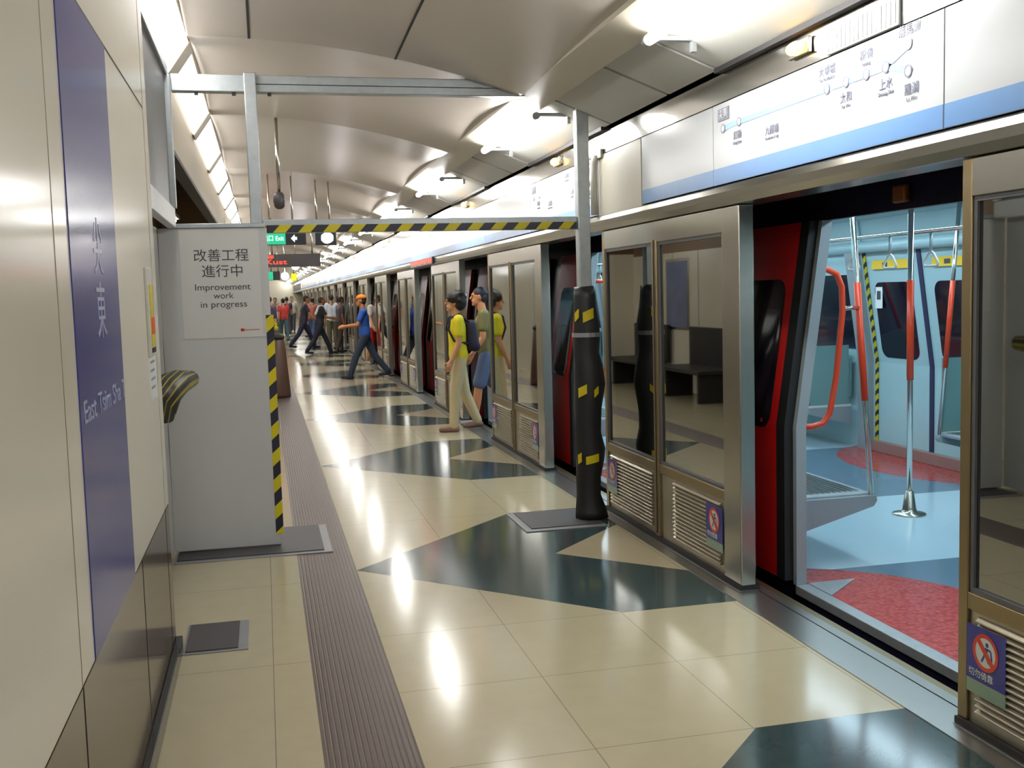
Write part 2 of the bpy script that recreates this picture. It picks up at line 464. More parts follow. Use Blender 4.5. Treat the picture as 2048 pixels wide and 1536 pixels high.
# ------------------------------------------------------------------ left wall
YE = 4.93
WX = -0.46
b = MB()
b.box(-0.60, WX, Y0, 4.76, 0.695, 3.1, M['cream_wall']).box(-0.60, WX, 4.785, YE, 0.695, 3.1, M['cream_wall'])
b.box(-0.60, WX - 0.01, 4.76, 4.785, 0.0, 3.1, M['dark'])
b.box(-0.60, WX, Y0, 4.76, 0.0, 0.689, M['dado']).box(-0.60, WX, 4.785, YE, 0.0, 0.689, M['dado'])
b.box(-0.60, WX - 0.006, Y0, YE, 0.689, 0.695, M['dark'])
for z in (2.422,): b.box(WX, WX + 0.0012, Y0, 4.76, z - 0.004, z + 0.004, M['dark'])
for y in (1.35, 2.61, 3.87): b.box(WX, WX + 0.0012, y - 0.003, y + 0.003, 0.05, 0.689, M['dark'])
for y in (2.60, 1.35): b.box(WX, WX + 0.0012, y - 0.002, y + 0.002, 0.695, 2.42, M['fascia'])
for z in (2.27,): pass
struct(b.build('wall_left'), 'glossy cream panelled wall with brown stone dado')
b = MB(); b.box(WX, WX + 0.03, Y0, YE, 0.0, 0.075, M['marble'], 0.004)
struct(b.build('baseboard_left'), 'dark marble skirting')
b = MB(); b.box(-3.3, -3.2, Y0, Y1, 0, 3.8, M['brown_wall'])
struct(b.build('wall_left_core'), 'hidden core wall')
b = MB(); b.box(-3.2, 6.5, Y1 - 0.1, Y1, -1.2, 3.75, M['cream_panel'])
struct(b.build('wall_back'), 'far end wall')
b = MB()
b.box(-1.65, -1.5, 7.1, 17.4, 0, 2.15, M['cream_wall']).box(-1.65, -1.5, 7.1, 17.4, 2.15, 3.6, M['brown_wall'])
for i in range(10): b.box(-1.5, -1.497, 7.6 + i, 7.61 + i, 0.05, 2.15, M['dark'])
b.box(-1.65, -0.62, 17.4, 17.55, 0, 2.2, M['cream_wall']).box(-1.65, -0.62, 17.4, 17.55, 2.2, 3.62, M['brown_wall'])
b.box(-0.60, -0.45, 17.4, Y1, 0, 2.9, M['cream_wall'])
for i in range(34): b.box(-0.45, -0.447, 18.3 + 2 * i, 18.31 + 2 * i, 0.05, 2.6, M['dark'])
struct(b.build('wall_left_recess'), 'cream wall set back beyond the hoarding')
b = MB(); b.box(6.5, 6.6, Y0, Y1, -1.2, 3.8, M['dark'])
struct(b.build('wall_right'), 'dark tunnel wall behind the train')

# banner with station name
t = thing('station_name_banner', 'tall violet-blue glossy station name banner on the cream wall', 'banner', (WX, 3.22, 0))
b = MB(); b.box(0, 0.003, -0.43, 0.42, 0.695, 2.418, M['banner'])
b.build('panel', t)
lettering('lettering', '尖\n東', 0.175, (0.0035, 0.02, 1.66), '+x', M['banner_text'], t, space=1.05)
lettering('lettering', 'East Tsim Sha T', 0.085, (0.0035, 0.02, 1.32), '+x', M['banner_text'], t, width=0.80)

t = thing('emergency_call_point', 'slim framed yellow and orange emergency panel near the wall end', 'call point', (WX, 4.55, 1.56))
b = MB(); b.box(0, 0.012, -0.10, 0.10, -0.18, 0.18, M['white_panel'], 0.003).build('frame', t)
b = MB(); b.box(0.012, 0.015, -0.055, 0.06, -0.14, 0.11, M['yellow']).box(0.015, 0.019, -0.045, 0.05, -0.09, -0.02, M['red_handle'], 0.002).box(0.012, 0.016, -0.06, 0.065, -0.165, -0.145, M['dark']).build('label_plate', t)
t2 = MB(); t2.box(0, 0.002, -0.12, 0.13, -0.10, 0.10, M['paper'])
for i in range(4): t2.box(0.002, 0.0024, -0.09, 0.08 - 0.02 * (i % 2), 0.05 - i * 0.035, 0.06 - i * 0.035, M['map_ink'])
tag(t2.build('paper_notice', None, (WX, 4.58, 1.30)), 'small white paper notice below the yellow emergency panel', 'notice')

# ------------------------------------------------------------------ sloping light panels at the left
t0 = thing('ceiling_light', 'sloping white light panel above the portal beam, first from the camera', 'light', (0, 4.60, 0), 0, 'sloping light panels along the left ceiling edge')
ax, az, bx, bz = -0.525, 3.026, -0.385, 3.226
nx, nz_ = 0.2 / 0.244, -0.14 / 0.244     # outward (down right)
def slab(mb, o0, o1, y0, y1, s0, s1, m):
    P = lambda s, o: (ax + (bx - ax) * s + nx * o, az + (bz - az) * s + nz_ * o)
    mb.prism([P(s0, o0), P(s1, o0), P(s1, o1), P(s0, o1)], 1, y0, y1, m)
b = MB(); slab(b, 0.002, 0.010, 0.15, 2.40, 0.04, 0.96, M['lightbox']); b.build('diffuser', t0)
b = MB(); slab(b, 0.002, 0.016, 0.0, 0.15, 0, 1, M['fascia']); b.build('frame_bar', t0)
b = MB(); slab(b, 0.002, 0.016, 2.40, 2.55, 0, 1, M['fascia']); b.build('frame_bar', t0)
names = ['second', 'third', 'fourth', 'fifth', 'sixth']
for k in range(-3, 33):
    if k == 0: continue
    if 1 <= k <= 5: lab = 'sloping white light panel seen through the portal, %s from the camera' % names[k - 1]
    elif k < 0: lab = 'sloping white light panel over the near cream wall'
    else: lab = 'small far sloping light panel down the left ceiling edge'
    dup(t0, (0, 4.60 + 2.55 * k, 0), lab)

# ------------------------------------------------------------------ tubes, slanted panels above the screens
b = MB()
segs = []
for k in range(-2, 22):
    c = 4.11 + PER * k
    segs += [(c - 1.95 + 0.83, c + 1.06), (c + 1.10, c + 1.75), (c + 1.79, c + 2.80)]
for ya, yb in segs:
    b.prism([(1.96, 2.88), (2.36, 2.725), (2.372, 2.75), (1.972, 2.905)], 1, ya, yb, M['white_panel'])
b.prism([(1.965, 2.91), (2.4, 2.75), (2.44, 2.78), (1.965, 2.95)], 1, Y0, Y1, M['dark'])
struct(b.build('trim_4'), 'slanted white panels above the platform screen header')

tube0 = thing('fluorescent_tube_light', 'bright fluorescent tube over the nearest train doorway', 'light', (1.90, 4.11, 2.815), 0, 'fluorescent tubes over the doorways')
b = MB(); b.tube([(0, -0.86, 0), (0, 0.86, 0)], 0.027, M['tube'], 12); b.build('tube', tube0)
for s in (-1, 1):
    b = MB(); b.tube([(0, s * 0.86, 0), (0, s * 0.905, 0)], 0.026, M['galv'], 12); b.build('end_cap', tube0)
    b = MB(); b.box(-0.015, 0.26, s * 0.875 - 0.02, s * 0.875 + 0.02, 0.0, 0.022, M['galv'], 0.003).box(0.225, 0.25, s * 0.875 - 0.015, s * 0.875 + 0.015, -0.05, 0.02, M['galv']); b.build('bracket', tube0)
ordn = {-1: 'fluorescent tube behind the viewpoint above the screens', 1: 'fluorescent tube seen through the portal, second from the camera', 2: 'fluorescent tube seen through the portal, third from the camera', 3: 'fluorescent tube just under the striped beam, fourth from the camera'}
for k in range(-2, 22):
    if k == 0: continue
    dup(tube0, (1.90, 4.11 + PER * k, 2.815), ordn.get(k, 'fluorescent tube behind the viewpoint above the screens' if k < 0 else 'tiny far fluorescent tube in the receding row'))

# ------------------------------------------------------------------ header over the screens
hd = thing('screen_lintel', 'continuous rounded stainless lintel running along the top of the platform screens', 'lintel', (2.38, 0, 0))
b = MB()
prof = [(0.0, 2.13), (-0.035, 2.115), (-0.05, 2.085), (-0.045, 2.05), (-0.02, 2.02), (0.0, 2.018), (0.14, 2.018), (0.14, 2.13)]
b.prism(prof, 1, Y0, Y1 - 0.2, M['steel']); b.build('lower_band', hd)
hd = thing('header_top_band', 'continuous polished steel band above the route map signs', 'band', (2.38, 0, 0))
b = MB(); b.box(-0.004, 0.14, Y0, Y1 - 0.2, 2.558, 2.70, M['steel_bright']); b.build('upper_band', hd)
for k in range(-1, 19):
    c = 4.11 + PER * k
    b = MB(); b.box(-0.045, 0.02, c - 1.0, c + 1.07, 2.703, 2.728, M['dark']); b.build('shadow_gap_strip', hd)
b = MB(); b.box(2.42, 2.46, Y0, Y1 - 0.2, 2.13, 2.556, M['dark'])
struct(b.build('trim_5'), 'dark backing behind the header signs')

def sign_panel(mb, y0, y1, stripe=True):
    mb.box(-0.004, 0.012, y0 + 0.004, y1 - 0.004, 2.136, 2.552, M['sign_face'])
def header_sign(name, label, cat, y0, y1, group=None):
    yc = (y0 + y1) / 2
    r = thing(name, label, cat, (2.38, yc, 0), 0, group)
    b = MB(); sign_panel(b, y0 - yc, y1 - yc); b.build('panel', r)
    b = MB(); b.box(-0.0055, -0.004, y0 - yc + 0.004, y1 - yc - 0.004, 2.138, 2.222, M['blue_stripe']); b.build('blue_stripe', r)
    return r

def route_map(r, yc):
    """network map: station rings on a pale blue line, place names; yc is the panel centre"""
    X = -0.0062
    def ring(y, z, nm='station_ring'):
        b = MB()
        n = 20
        for i in range(n):
            a0, a1 = 2*PI*i/n, 2*PI*(i+1)/n
            b.face([(X-0.002, y+0.024*math.cos(a0), z+0.024*math.sin(a0)), (X-0.002, y+0.024*math.cos(a1), z+0.024*math.sin(a1)), (X-0.002, y+0.017*math.cos(a1), z+0.017*math.sin(a1)), (X-0.002, y+0.017*math.cos(a0), z+0.017*math.sin(a0))], M['map_ink'])
        b.face([(X-0.0015, y+0.018*math.cos(2*PI*i/n), z+0.018*math.sin(2*PI*i/n)) for i in range(n)], M['paper'])
        b.build(nm, r)
    def P(y): return y - yc
    line = [(5.16, 2.42), (5.05, 2.425), (4.92, 2.425), (4.25, 2.425), (4.12, 2.425), (3.97, 2.425), (3.82, 2.425), (3.685, 2.425)]
    b = MB()
    def seg(p, q, w=0.013):
        (y0, z0), (y1, z1) = p, q
        d = Vector((y1 - y0, z1 - z0)).normalized(); n = Vector((-d.y, d.x)) * w
        b.face([(X, P(y0)+n.x, z0+n.y), (X, P(y1)+n.x, z1+n.y), (X, P(y1)-n.x, z1-n.y), (X, P(y0)-n.x, z0-n.y)], M['map_blue'])
    for p, q in zip(line, line[1:]): seg(p, q)
    seg((3.685, 2.425), (3.60, 2.455)); seg((3.60, 2.455), (3.54, 2.475)); seg((3.685, 2.425), (3.54, 2.385))
    b.build('map_line', r)
    for y, z in ((5.16, 2.42), (4.97, 2.425), (4.12, 2.425), (3.97, 2.425), (3.82, 2.425), (3.685, 2.425), (3.54, 2.48), (3.54, 2.38)): ring(P(y), z)
    b = MB(); b.box(X - 0.002, X, P(5.22), P(5.09), 2.462, 2.525, M['map_ink']); b.build('name_box', r)
    lettering('lettering', '尖東', 0.052, (X - 0.003, P(5.155), 2.493), '-x', M['paper'], r)
    for s, e, y, z in (('紅磡', 'Hung Hom', 4.99, 2.36), ('九龍塘', 'Kowloon Tong', 4.62, 2.33), ('大埔墟', 'Tai Po Market', 4.12, 2.50), ('太和', 'Tai Wo', 3.97, 2.36), ('粉嶺', 'Fanling', 3.82, 2.50), ('上水', 'Sheung Shui', 3.685, 2.36), ('羅湖', 'Lo Wu', 3.52, 2.31), ('落馬洲', 'Lok Ma Chau', 3.535, 2.533)):
        if s == '落馬洲':
            lettering('lettering', s, 0.046, (X - 0.001, P(y), z - 0.004), '-x', M['map_ink'], r)
        else:
            lettering('lettering', s, 0.046, (X - 0.001, P(y), z), '-x', M['map_ink'], r)
            lettering('lettering', e, 0.022, (X - 0.001, P(y), z - 0.034), '-x', M['map_ink'], r)

r = header_sign('route_map_sign', 'white route map sign above the nearest open train doorway', 'sign', 3.33, 5.29)
route_map(r, (3.33 + 5.29) / 2)
header_sign('header_sign', 'plain pale panel with blue stripe left of the nearest route map', 'panel', 5.29, 6.38, 'plain header panels')
header_sign('header_sign', 'plain pale panel with blue stripe at the top right corner', 'panel', 1.36, 3.33, 'plain header panels')
header_sign('header_sign', 'plain pale panel with blue stripe behind the viewpoint', 'panel', -0.6, 1.36, 'plain header panels')
b = MB(); b.box(-0.006, 0.012, -0.44, 0.43, 2.06, 2.552, M['cream_panel'], 0.002)
tag(b.build('blank_header_sign', None, (2.38, 6.83, 0)), 'blank cream header panel without stripe beside the right portal post', 'panel')
r2 = header_sign('route_map_sign', 'white route map sign seen just left of the right portal post', 'sign', 7.28, 9.24, 'route map signs')
route_map(r2, 4.31)
for k in range(1, 16):
    y = 7.28 + PER * k
    lab = 'plain pale header panel with blue stripe beyond the second route map' if k == 1 else 'far pale header panel with blue stripe in the receding row'
    if k >= 1:
        header_sign('header_sign', 'far pale header panel with blue stripe in the receding row', 'panel', y, y + 1.96, 'far header panels')
    header_sign('header_sign', 'pale header panel with blue stripe between the two portal-side doorways' if k == 1 else 'far pale header panel with blue stripe in the receding row', 'panel', y - 1.99, y, 'far header panels')

# amber door lamps
am = thing('door_indicator_lamp', 'glowing amber lamp above the nearest route map', 'lamp', (2.372, 4.33, 2.64), 0, 'amber door lamps')
b = MB(); b.box(-0.02, 0.0, -0.09, 0.09, -0.035, 0.035, M['steel_bright'], 0.004); b.build('base', am)
b = MB(); b.ball((-0.03, 0, 0), (0.035, 0.07, 0.03), M['amber']); b.build('lens', am)
for k in range(1, 16):
    dup(am, (2.372, 4.33 + PER * k, 2.64), ['glowing amber lamp left of the right portal post', 'glowing amber lamp over the yellow-shirted person doorway'][k - 1] if k < 3 else 'tiny far amber lamp in the receding row')
b = MB(); b.box(-0.012, 0.0, -0.26, 0.26, -0.055, 0.055, M['hatch'], 0.003)
for i in range(16): b.box(-0.0145, -0.012, -0.245 + i * 0.032, -0.232 + i * 0.032, -0.045, 0.045, M['plate_edge'])
tag(b.build('speaker_grille', None, (2.376, 3.85, 2.615)), 'ribbed white grille right of the nearest amber lamp', 'grille')
# hanging clips on the upper band
b = MB(); b.box(-0.02, 0.0, -0.055, 0.055, -0.03, 0.03, M['white_panel'], 0.004)
tag(b.build('junction_clip', None, (2.375, 7.2, 2.56)), 'small white clip box on the header beside the right portal post', 'box')
b = MB(); b.tube([(0, 0, 2.135), (0, 0, 2.5), (0.02, 0, 2.55)], 0.026, M['white_panel'], 14)
tag(b.build('white_downpipe', None, (2.335, 7.245, 0)), 'white vertical pipe just behind the right portal post', 'pipe')

# ------------------------------------------------------------------ platform screen sections
sc0 = thing('platform_screen', 'stainless glazed platform screen right of the portal post, with louvred base', 'platform screen', (2.38, 6.11, 0), 0, 'platform screen sections')
T = 0.08
def part(mb, name, parent): return mb.build(name, parent)
b = MB()
b.box(-0.005, T, -1.12, -0.91, 0.03, 2.015, M['steel'], 0.006)
part(b, 'post', sc0)
b = MB(); b.box(0, T, 1.07, 1.12, 0.03, 2.015, M['bronze'], 0.004); part(b, 'post', sc0)
b = MB(); b.box(-0.004, T, 0.05, 0.13, 0.03, 1.90, M['bronze'], 0.004).box(-0.007, -0.004, 0.085, 0.095, 0.05, 1.9, M['dark']); part(b, 'mullion', sc0)
b = MB(); b.box(0, T, -0.91, 1.07, 1.885, 2.015, M['steel'], 0.004); part(b, 'top_rail', sc0)
b = MB(); b.box(0, T, -0.91, 1.07, 0.44, 0.50, M['bronze'], 0.004); part(b, 'mid_rail', sc0)
b = MB(); b.box(-0.012, T + 0.02, -1.12, 1.12, 0.004, 0.03, M['dark']).box(-0.02, T + 0.02, -1.12, 1.12, 0.001, 0.006, M['steel_sill']); part(b, 'plinth', sc0)
for ya, yb in ((-0.905, 0.048), (0.132, 1.068)):
    b = MB(); b.box(0.02, 0.03, ya, yb, 0.50, 1.885, M['glass']); g = part(b, 'glass_pane', sc0)
    b = MB()
    for u0, u1, v0, v1 in ((ya, ya + 0.018, 0.5, 1.885), (yb - 0.018, yb, 0.5, 1.885), (ya, yb, 0.5, 0.518), (ya, yb, 1.867, 1.885)): b.box(0.008, 0.019, u0, u1, v0, v1, M['grey_glass'])
    b.build('gasket', g)
    b = MB(); b.box(0.012, T, ya, yb, 0.03, 0.44, M['louvre'])
    z = 0.075
    while z < 0.425:
        b.prism([(0.012, z), (-0.007, z + 0.002), (-0.007, z + 0.007), (0.012, z + 0.02)], 1, ya + 0.05, yb - 0.22 if ya < 0 else yb - 0.05, M['louvre'])
        z += 0.0235
    part(b, 'louvre_panel', sc0)
def decal(y0, y1, z0, z1, parent):
    b = MB(); b.box(-0.008, -0.005, y0, y1, z0 + 0.05, z1, M['decal_blue']); s = b.build('warning_sticker', parent)
    yc, zc, R = (y0 + y1) / 2, z0 + 0.05 + (z1 - z0 - 0.05) * 0.58, min((y1 - y0), z1 - z0) * 0.33
    b = MB(); b.box(-0.008, -0.005, y0, y1, z0, z0 + 0.05, M['decal_green']); b.build('green_band', s)
    n = 28
    b = MB()
    for i in range(n):
        a0, a1 = 2*PI*i/n, 2*PI*(i+1)/n
        b.face([(-0.0096, yc + R*math.cos(a0), zc + R*math.sin(a0)), (-0.0096, yc + R*math.cos(a1), zc + R*math.sin(a1)), (-0.0096, yc + .78*R*math.cos(a1), zc + .78*R*math.sin(a1)), (-0.0096, yc + .78*R*math.cos(a0), zc + .78*R*math.sin(a0))], M['decal_red'])
    d = R * 0.62; w = R * 0.11
    b.face([(-0.0099, yc + d + w, zc + d - w), (-0.0099, yc + d - w, zc + d + w), (-0.0099, yc - d - w, zc - d + w), (-0.0099, yc - d + w, zc - d - w)], M['decal_red'])
    b.build('prohibition_ring', s)
    b = MB(); b.face([(-0.009, yc + .8*R*math.cos(2*PI*i/n), zc + .8*R*math.sin(2*PI*i/n)) for i in range(n)], M['decal_white']); b.build('white_disc', s)
    b = MB()
    def bar(p, q, w):
        p, q = Vector(p), Vector(q); dd = (q - p).normalized(); nn = Vector((-dd.y, dd.x)) * w
        b.face([(-0.0093, yc + R*(p+nn).x, zc + R*(p+nn).y), (-0.0093, yc + R*(q+nn).x, zc + R*(q+nn).y), (-0.0093, yc + R*(q-nn).x, zc + R*(q-nn).y), (-0.0093, yc + R*(p-nn).x, zc + R*(p-nn).y)], M['decal_navy'])
    bar((-0.1, 0.28), (0.05, -0.15), 0.12); bar((0.05, -0.1), (0.3, -0.55), 0.07); bar((0.0, -0.12), (-0.28, -0.5), 0.07); bar((-0.1, 0.25), (-0.42, 0.2), 0.06); bar((-0.42, 0.2), (-0.5, -0.3), 0.06)
    b.face([(-0.0093, yc + R*(-0.12 + .13*math.cos(2*PI*i/12)), zc + R*(0.46 + .13*math.sin(2*PI*i/12))) for i in range(12)], M['decal_navy'])
    b.build('figure_icon', s)
    lettering('lettering', '切勿倚靠', (y1 - y0) * 0.16, (-0.0085, y1 - (y1 - y0) * 0.38, z0 + 0.075), '-x', M['decal_white'], s)
decal(-0.895, -0.68, 0.15, 0.395, sc0)
decal(0.86, 1.06, 0.15, 0.395, sc0)
labs = {-1: 'stainless glazed platform screen cut by the right picture edge', 1: 'glazed platform screen between the portal and the yellow-shirted person', 2: 'glazed platform screen mirroring the man in the orange cap', 3: 'glazed platform screen behind the man in the orange cap'}
scr1 = None
for k in range(-2, 16):
    if k == 0: continue
    if k == -1:
        # the section at the right edge starts a little nearer: its far jamb is the slim bronze one with the sticker beside it
        dup(sc0, (2.38, 6.11 + PER * k - 0.05, 0), labs[k]); continue
    dup(sc0, (2.38, 6.11 + PER * k, 0), labs.get(k, 'small far glazed platform screen in the receding row' if k > 0 else 'glazed platform screen behind the viewpoint'))

# ------------------------------------------------------------------ TRAIN
def bx(z, x0): return x0 if z <= 0.85 else x0 + 0.143 * (z - 0.85)     # near side leans away above the waist
def fx(z, x0): return x0 if z <= 0.85 else x0 - 0.143 * (z - 0.85)
DOORS = [4.11 + PER * k for k in (-1, 0, 1, 2, 3)]
TY0, TY1 = -1.75, 17.95
def lean_panel(mb, f, x0, th, y0, y1, z0, z1, m):
    """wall sheet following the lean, thickness th towards +x"""
    zs = [z0] + ([0.85] if z0 < 0.85 < z1 else []) + [z1]
    poly = [(f(z, x0), z) for z in zs] + [(f(z, x0) + th, z) for z in zs[::-1]]
    mb.prism(poly, 1, y0, y1, m)

def leaf(parent, f, x0, th, y0, y1, wy0, wy1, wz0, wz1, m, edge=None):
    b = MB(); lean_panel(b, f, x0, th, y0, y1, 0.02, 1.93, m); L = b.build('door_leaf', parent)
    b = MB()
    s = -1 if th < 0 else 1
    off = -0.004
    for side in (0, 1):
        xo = x0 + (min(0, th) - 0.004 if side == 0 else max(0, th) + 0.0)
        r = 0.09
        pts = []
        for cy, czz, a0 in ((wy1 - r, wz1 - r, 0), (wy0 + r, wz1 - r, 90), (wy0 + r, wz0 + r, 180), (wy1 - r, wz0 + r, 270)):
            for i in range(6):
                a = math.radians(a0 + i * 18); pts.append((cy + r * math.cos(a), czz + r * math.sin(a)))
        n = len(pts)
        va = [b.bm.verts.new((f(z, xo), y, z)) for y, z in pts]; vb = [b.bm.verts.new((f(z, xo) + 0.004, y, z)) for y, z in pts]
        b.bm.faces.new(va); b.bm.faces.new(vb[::-1])
        for i in range(n): b.bm.faces.new([va[i], vb[i], vb[(i+1) % n], va[(i+1) % n]])
    bmesh.ops.recalc_face_normals(b.bm, faces=b.bm.faces[:])
    b.mi(M['train_window']); b.build('window_pane', L)
    if edge:
        b = MB(); lean_panel(b, f, x0 - 0.004, th + 0.008, edge[0], edge[1], 0.02, 1.93, M['rubber']); b.build('rubber_edge', L)
    return L

def train_car(label, y_off, interior):
    t = thing('train_car', label, 'train', (0, y_off, 0))
    b = MB()
    edges = [TY0]
    for d in DOORS: edges += [d - 0.925, d + 0.925]
    edges.append(TY1)
    for i in range(0, len(edges), 2):
        lean_panel(b, bx, 2.72, 0.04, edges[i], edges[i+1], -0.85, 2.35, M['train_body'])
    for d in DOORS:
        lean_panel(b, bx, 2.72, 0.04, d - 0.925, d + 0.925, 1.93, 2.35, M['train_body'])
        b.box(2.72, 2.79, d - 0.97, d + 0.97, -0.85, -0.05, M['train_body'])
    b.box(2.72, 5.72, TY0, TY1, 2.35, 2.42, M['train_body']).box(2.8, 5.7, TY0, TY1, -0.75, -0.10, M['train_body'])
    for yy in (TY0, TY1 - 0.05): b.box(2.80, 5.66, yy, yy + 0.05, -0.1, 2.35, M['train_cyan'])
    b.build('body_shell', t)
    for i, d in enumerate(DOORS):
        leaf(t, bx, 2.655, 0.045, d + 1.005, d + 1.70, d + 1.105, d + 1.56, 0.82, 1.63, M['train_red'], (d + 0.93, d + 1.02))
        leaf(t, bx, 2.655, 0.045, d - 1.70, d - 1.005, d - 1.56, d - 1.105, 0.82, 1.63, M['train_red'], (d - 1.02, d - 0.93))
        b = MB(); b.box(2.692, 2.77, d - 0.89, d + 0.89, -0.045, 0.004, M['galv'], 0.004); b.build('door_sill', t)
        b = MB(); b.prism([(2.772, d + 0.90), (2.772, d + 0.66), (3.05, d + 0.90)], 2, 0.0, 0.006, M['galv']); b.build('threshold_corner', t)
        for s in (-1, 1):
            b = MB(); lean_panel(b, bx, 2.70, 0.058, d + s * 0.91 - 0.018, d + s * 0.91 + 0.018, 0.0, 1.93, M['train_grey']); b.build('door_pillar', t)
        b = MB(); b.box(-0.03, 0, -0.05, 0.05, -0.04, 0.04, M['amber_off'], 0.01); b.build('door_lamp', t, (2.87, d + 0.2, 2.0))
    if not interior: return t
    # floor, ceiling, far side
    b = MB(); b.box(2.77, 5.70, TY0, TY1, -0.05, 0.0, M['train_floor']); b.build('floor_covering', t)
    b = MB()
    b.box(2.88, 5.50, TY0, TY1, 2.18, 2.24, M['train_cyan'])
    b.box(4.05, 4.5, TY0, TY1, 2.12, 2.18, M['train_grey'], 0.01)
    b.build('saloon_ceiling', t)
    for x in (3.30, 4.78):
        b = MB(); b.box(x - 0.09, x + 0.09, TY0 + 0.3, TY1 - 0.3, 2.166, 2.18, M['train_lamp']); b.build('saloon_lamp', t)
    # far wall with windows, door pairs
    for i, d in enumerate(DOORS):
        for ya, yb, s in ((d - 0.87, d - 0.008, -1), (d + 0.008, d + 0.87, 1)):
            yc = d + s * 0.45
            leaf(t, fx, 5.66, 0.04, ya, yb, yc - 0.29, yc + 0.29, 0.90, 1.60, M['train_cyan'])
        b = MB(); lean_panel(b, fx, 5.66, 0.04, d - 0.90, d + 0.90, 1.935, 2.2, M['train_cyan']); b.build('door_header', t)
        b = MB(); lean_panel(b, fx, 5.650, 0.01, d - 0.028, d + 0.028, 0.0, 1.92, M['navy_strip']); b.build('door_seal', t)
        b = MB(); lean_panel(b, fx, 5.645, 0.012, d + 0.82, d + 0.875, 0.02, 1.90, M['hazard_thin']); b.build('hazard_strip', t)
        b = MB(); lean_panel(b, fx, 5.58, 0.08, d + 0.88, d + 1.06, 0.0, 1.95, M['train_grey']); b.build('door_pillar', t)
        b = MB(); lean_panel(b, fx, 5.58, 0.08, d - 1.06, d - 0.88, 0.0, 1.95, M['train_grey']); b.build('door_pillar', t)
        b = MB(); b.box(5.60, 5.66, d - 0.87, d + 0.87, 0.0, 0.10, M['pink_trim'], 0.004); b.build('kick_trim', t)
        b = MB(); b.tube([(5.46, d - 1.7, 1.93), (5.46, d + 1.7, 1.93)], 0.055, M['train_cyan'], 16); b.build('door_gear_cover', t)
        for s in (-1, 1):
            b = MB(); b.box(5.515, 5.522, d + s * 0.45 - 0.30, d + s * 0.45 + 0.27, 1.72, 1.80, M['label_yellow'])
            L = b.build('door_label', t)
            b = MB()
            b.box(5.513, 5.515, d + s * 0.45 + 0.02, d + s * 0.45 + 0.10, 1.74, 1.78, M['ink'])
            b.build('label_mark', L)
            b = MB(); b.box(5.555, 5.560, d + s * 0.45 + s * 0.29 - 0.13 - (0.0), d + s * 0.45 + s * 0.29 - 0.02, 1.36, 1.58, M['paper']).box(5.553, 5.555, d + s * 0.45 + s * 0.29 - 0.105, d + s * 0.45 + s * 0.29 - 0.045, 1.44, 1.52, M['ink']); b.build('window_notice', t)
    for i in range(len(DOORS) + 1):
        ya = TY0 + 0.25 if i == 0 else DOORS[i-1] + 1.06
        yb = TY1 - 0.25 if i == len(DOORS) else DOORS[i] - 1.06
        b = MB(); lean_panel(b, fx, 5.64, 0.05, ya - 0.2, yb + 0.2, 0, 0.95, M['train_cyan']); lean_panel(b, fx, 5.64, 0.05, ya - 0.2, yb + 0.2, 1.68, 2.2, M['train_cyan'])
        lean_panel(b, fx, 5.64, 0.05, ya - 0.2, ya + 0.1, 0.95, 1.68, M['train_cyan']); lean_panel(b, fx, 5.64, 0.05, yb - 0.1, yb + 0.2, 0.95, 1.68, M['train_cyan'])
        b.build('side_lining', t)
        b = MB(); lean_panel(b, fx, 5.66, 0.01, ya + 0.05, yb - 0.05, 0.94, 1.69, M['train_window']); b.build('saloon_window', t)
        b = MB(); lean_panel(b, bx, 2.765, 0.012, ya - 0.13, yb + 0.13, 0, 2.2, M['train_cyan']); b.build('near_lining', t)
        # benches both sides
        for side in (0, 1):
            x0, x1 = (2.86, 3.31) if side == 0 else (5.10, 5.56)
            xw, xf = (x0, x1) if side == 0 else (x1, x0)
            Y_0, Y_1 = ya + 0.10, yb - 0.10
            if side == 1: Y_1 = yb + 0.17
            b = MB(); b.box(x0, x1, Y_0, Y_1, 0.385, 0.415, M['train_grey'], 0.008)
            bench = b.build('bench_seat', t)
            b = MB()
            n = int((x1 - x0 - 0.06) / 0.035)
            for j in range(n): b.box(x0 + 0.03 + j * 0.035, x0 + 0.05 + j * 0.035, Y_0 + 0.05, Y_1 - 0.05, 0.415, 0.42, M['steel_bright'])
            b.build('seat_slats', bench)
            for yy in (Y_0, Y_1):
                s = 1 if side == 0 else -1
                b = MB(); b.prism([(xw, 0.22), (xf, 0.34), (xf + s * 0.02, 0.37), (xf + s * 0.015, 0.40), (xw, 0.40)], 1, yy - 0.03, yy + 0.03, M['train_grey'])
                b.build('seat_bracket', bench)
            b = MB()
            nseat = 4; L = (Y_1 - Y_0) / nseat
            for j in range(nseat):
                if side == 0: b.box(x0 - 0.02, x0 + 0.05, Y_0 + j * L + 0.02, Y_0 + (j+1) * L - 0.02, 0.47, 0.90, M['seat_green'], 0.02)
                else: b.box(x1 - 0.03, x1 + 0.04, Y_0 + j * L + 0.02, Y_0 + (j+1) * L - 0.02, 0.47, 0.90, M['seat_green'], 0.02)
            b.build('seat_back', bench)
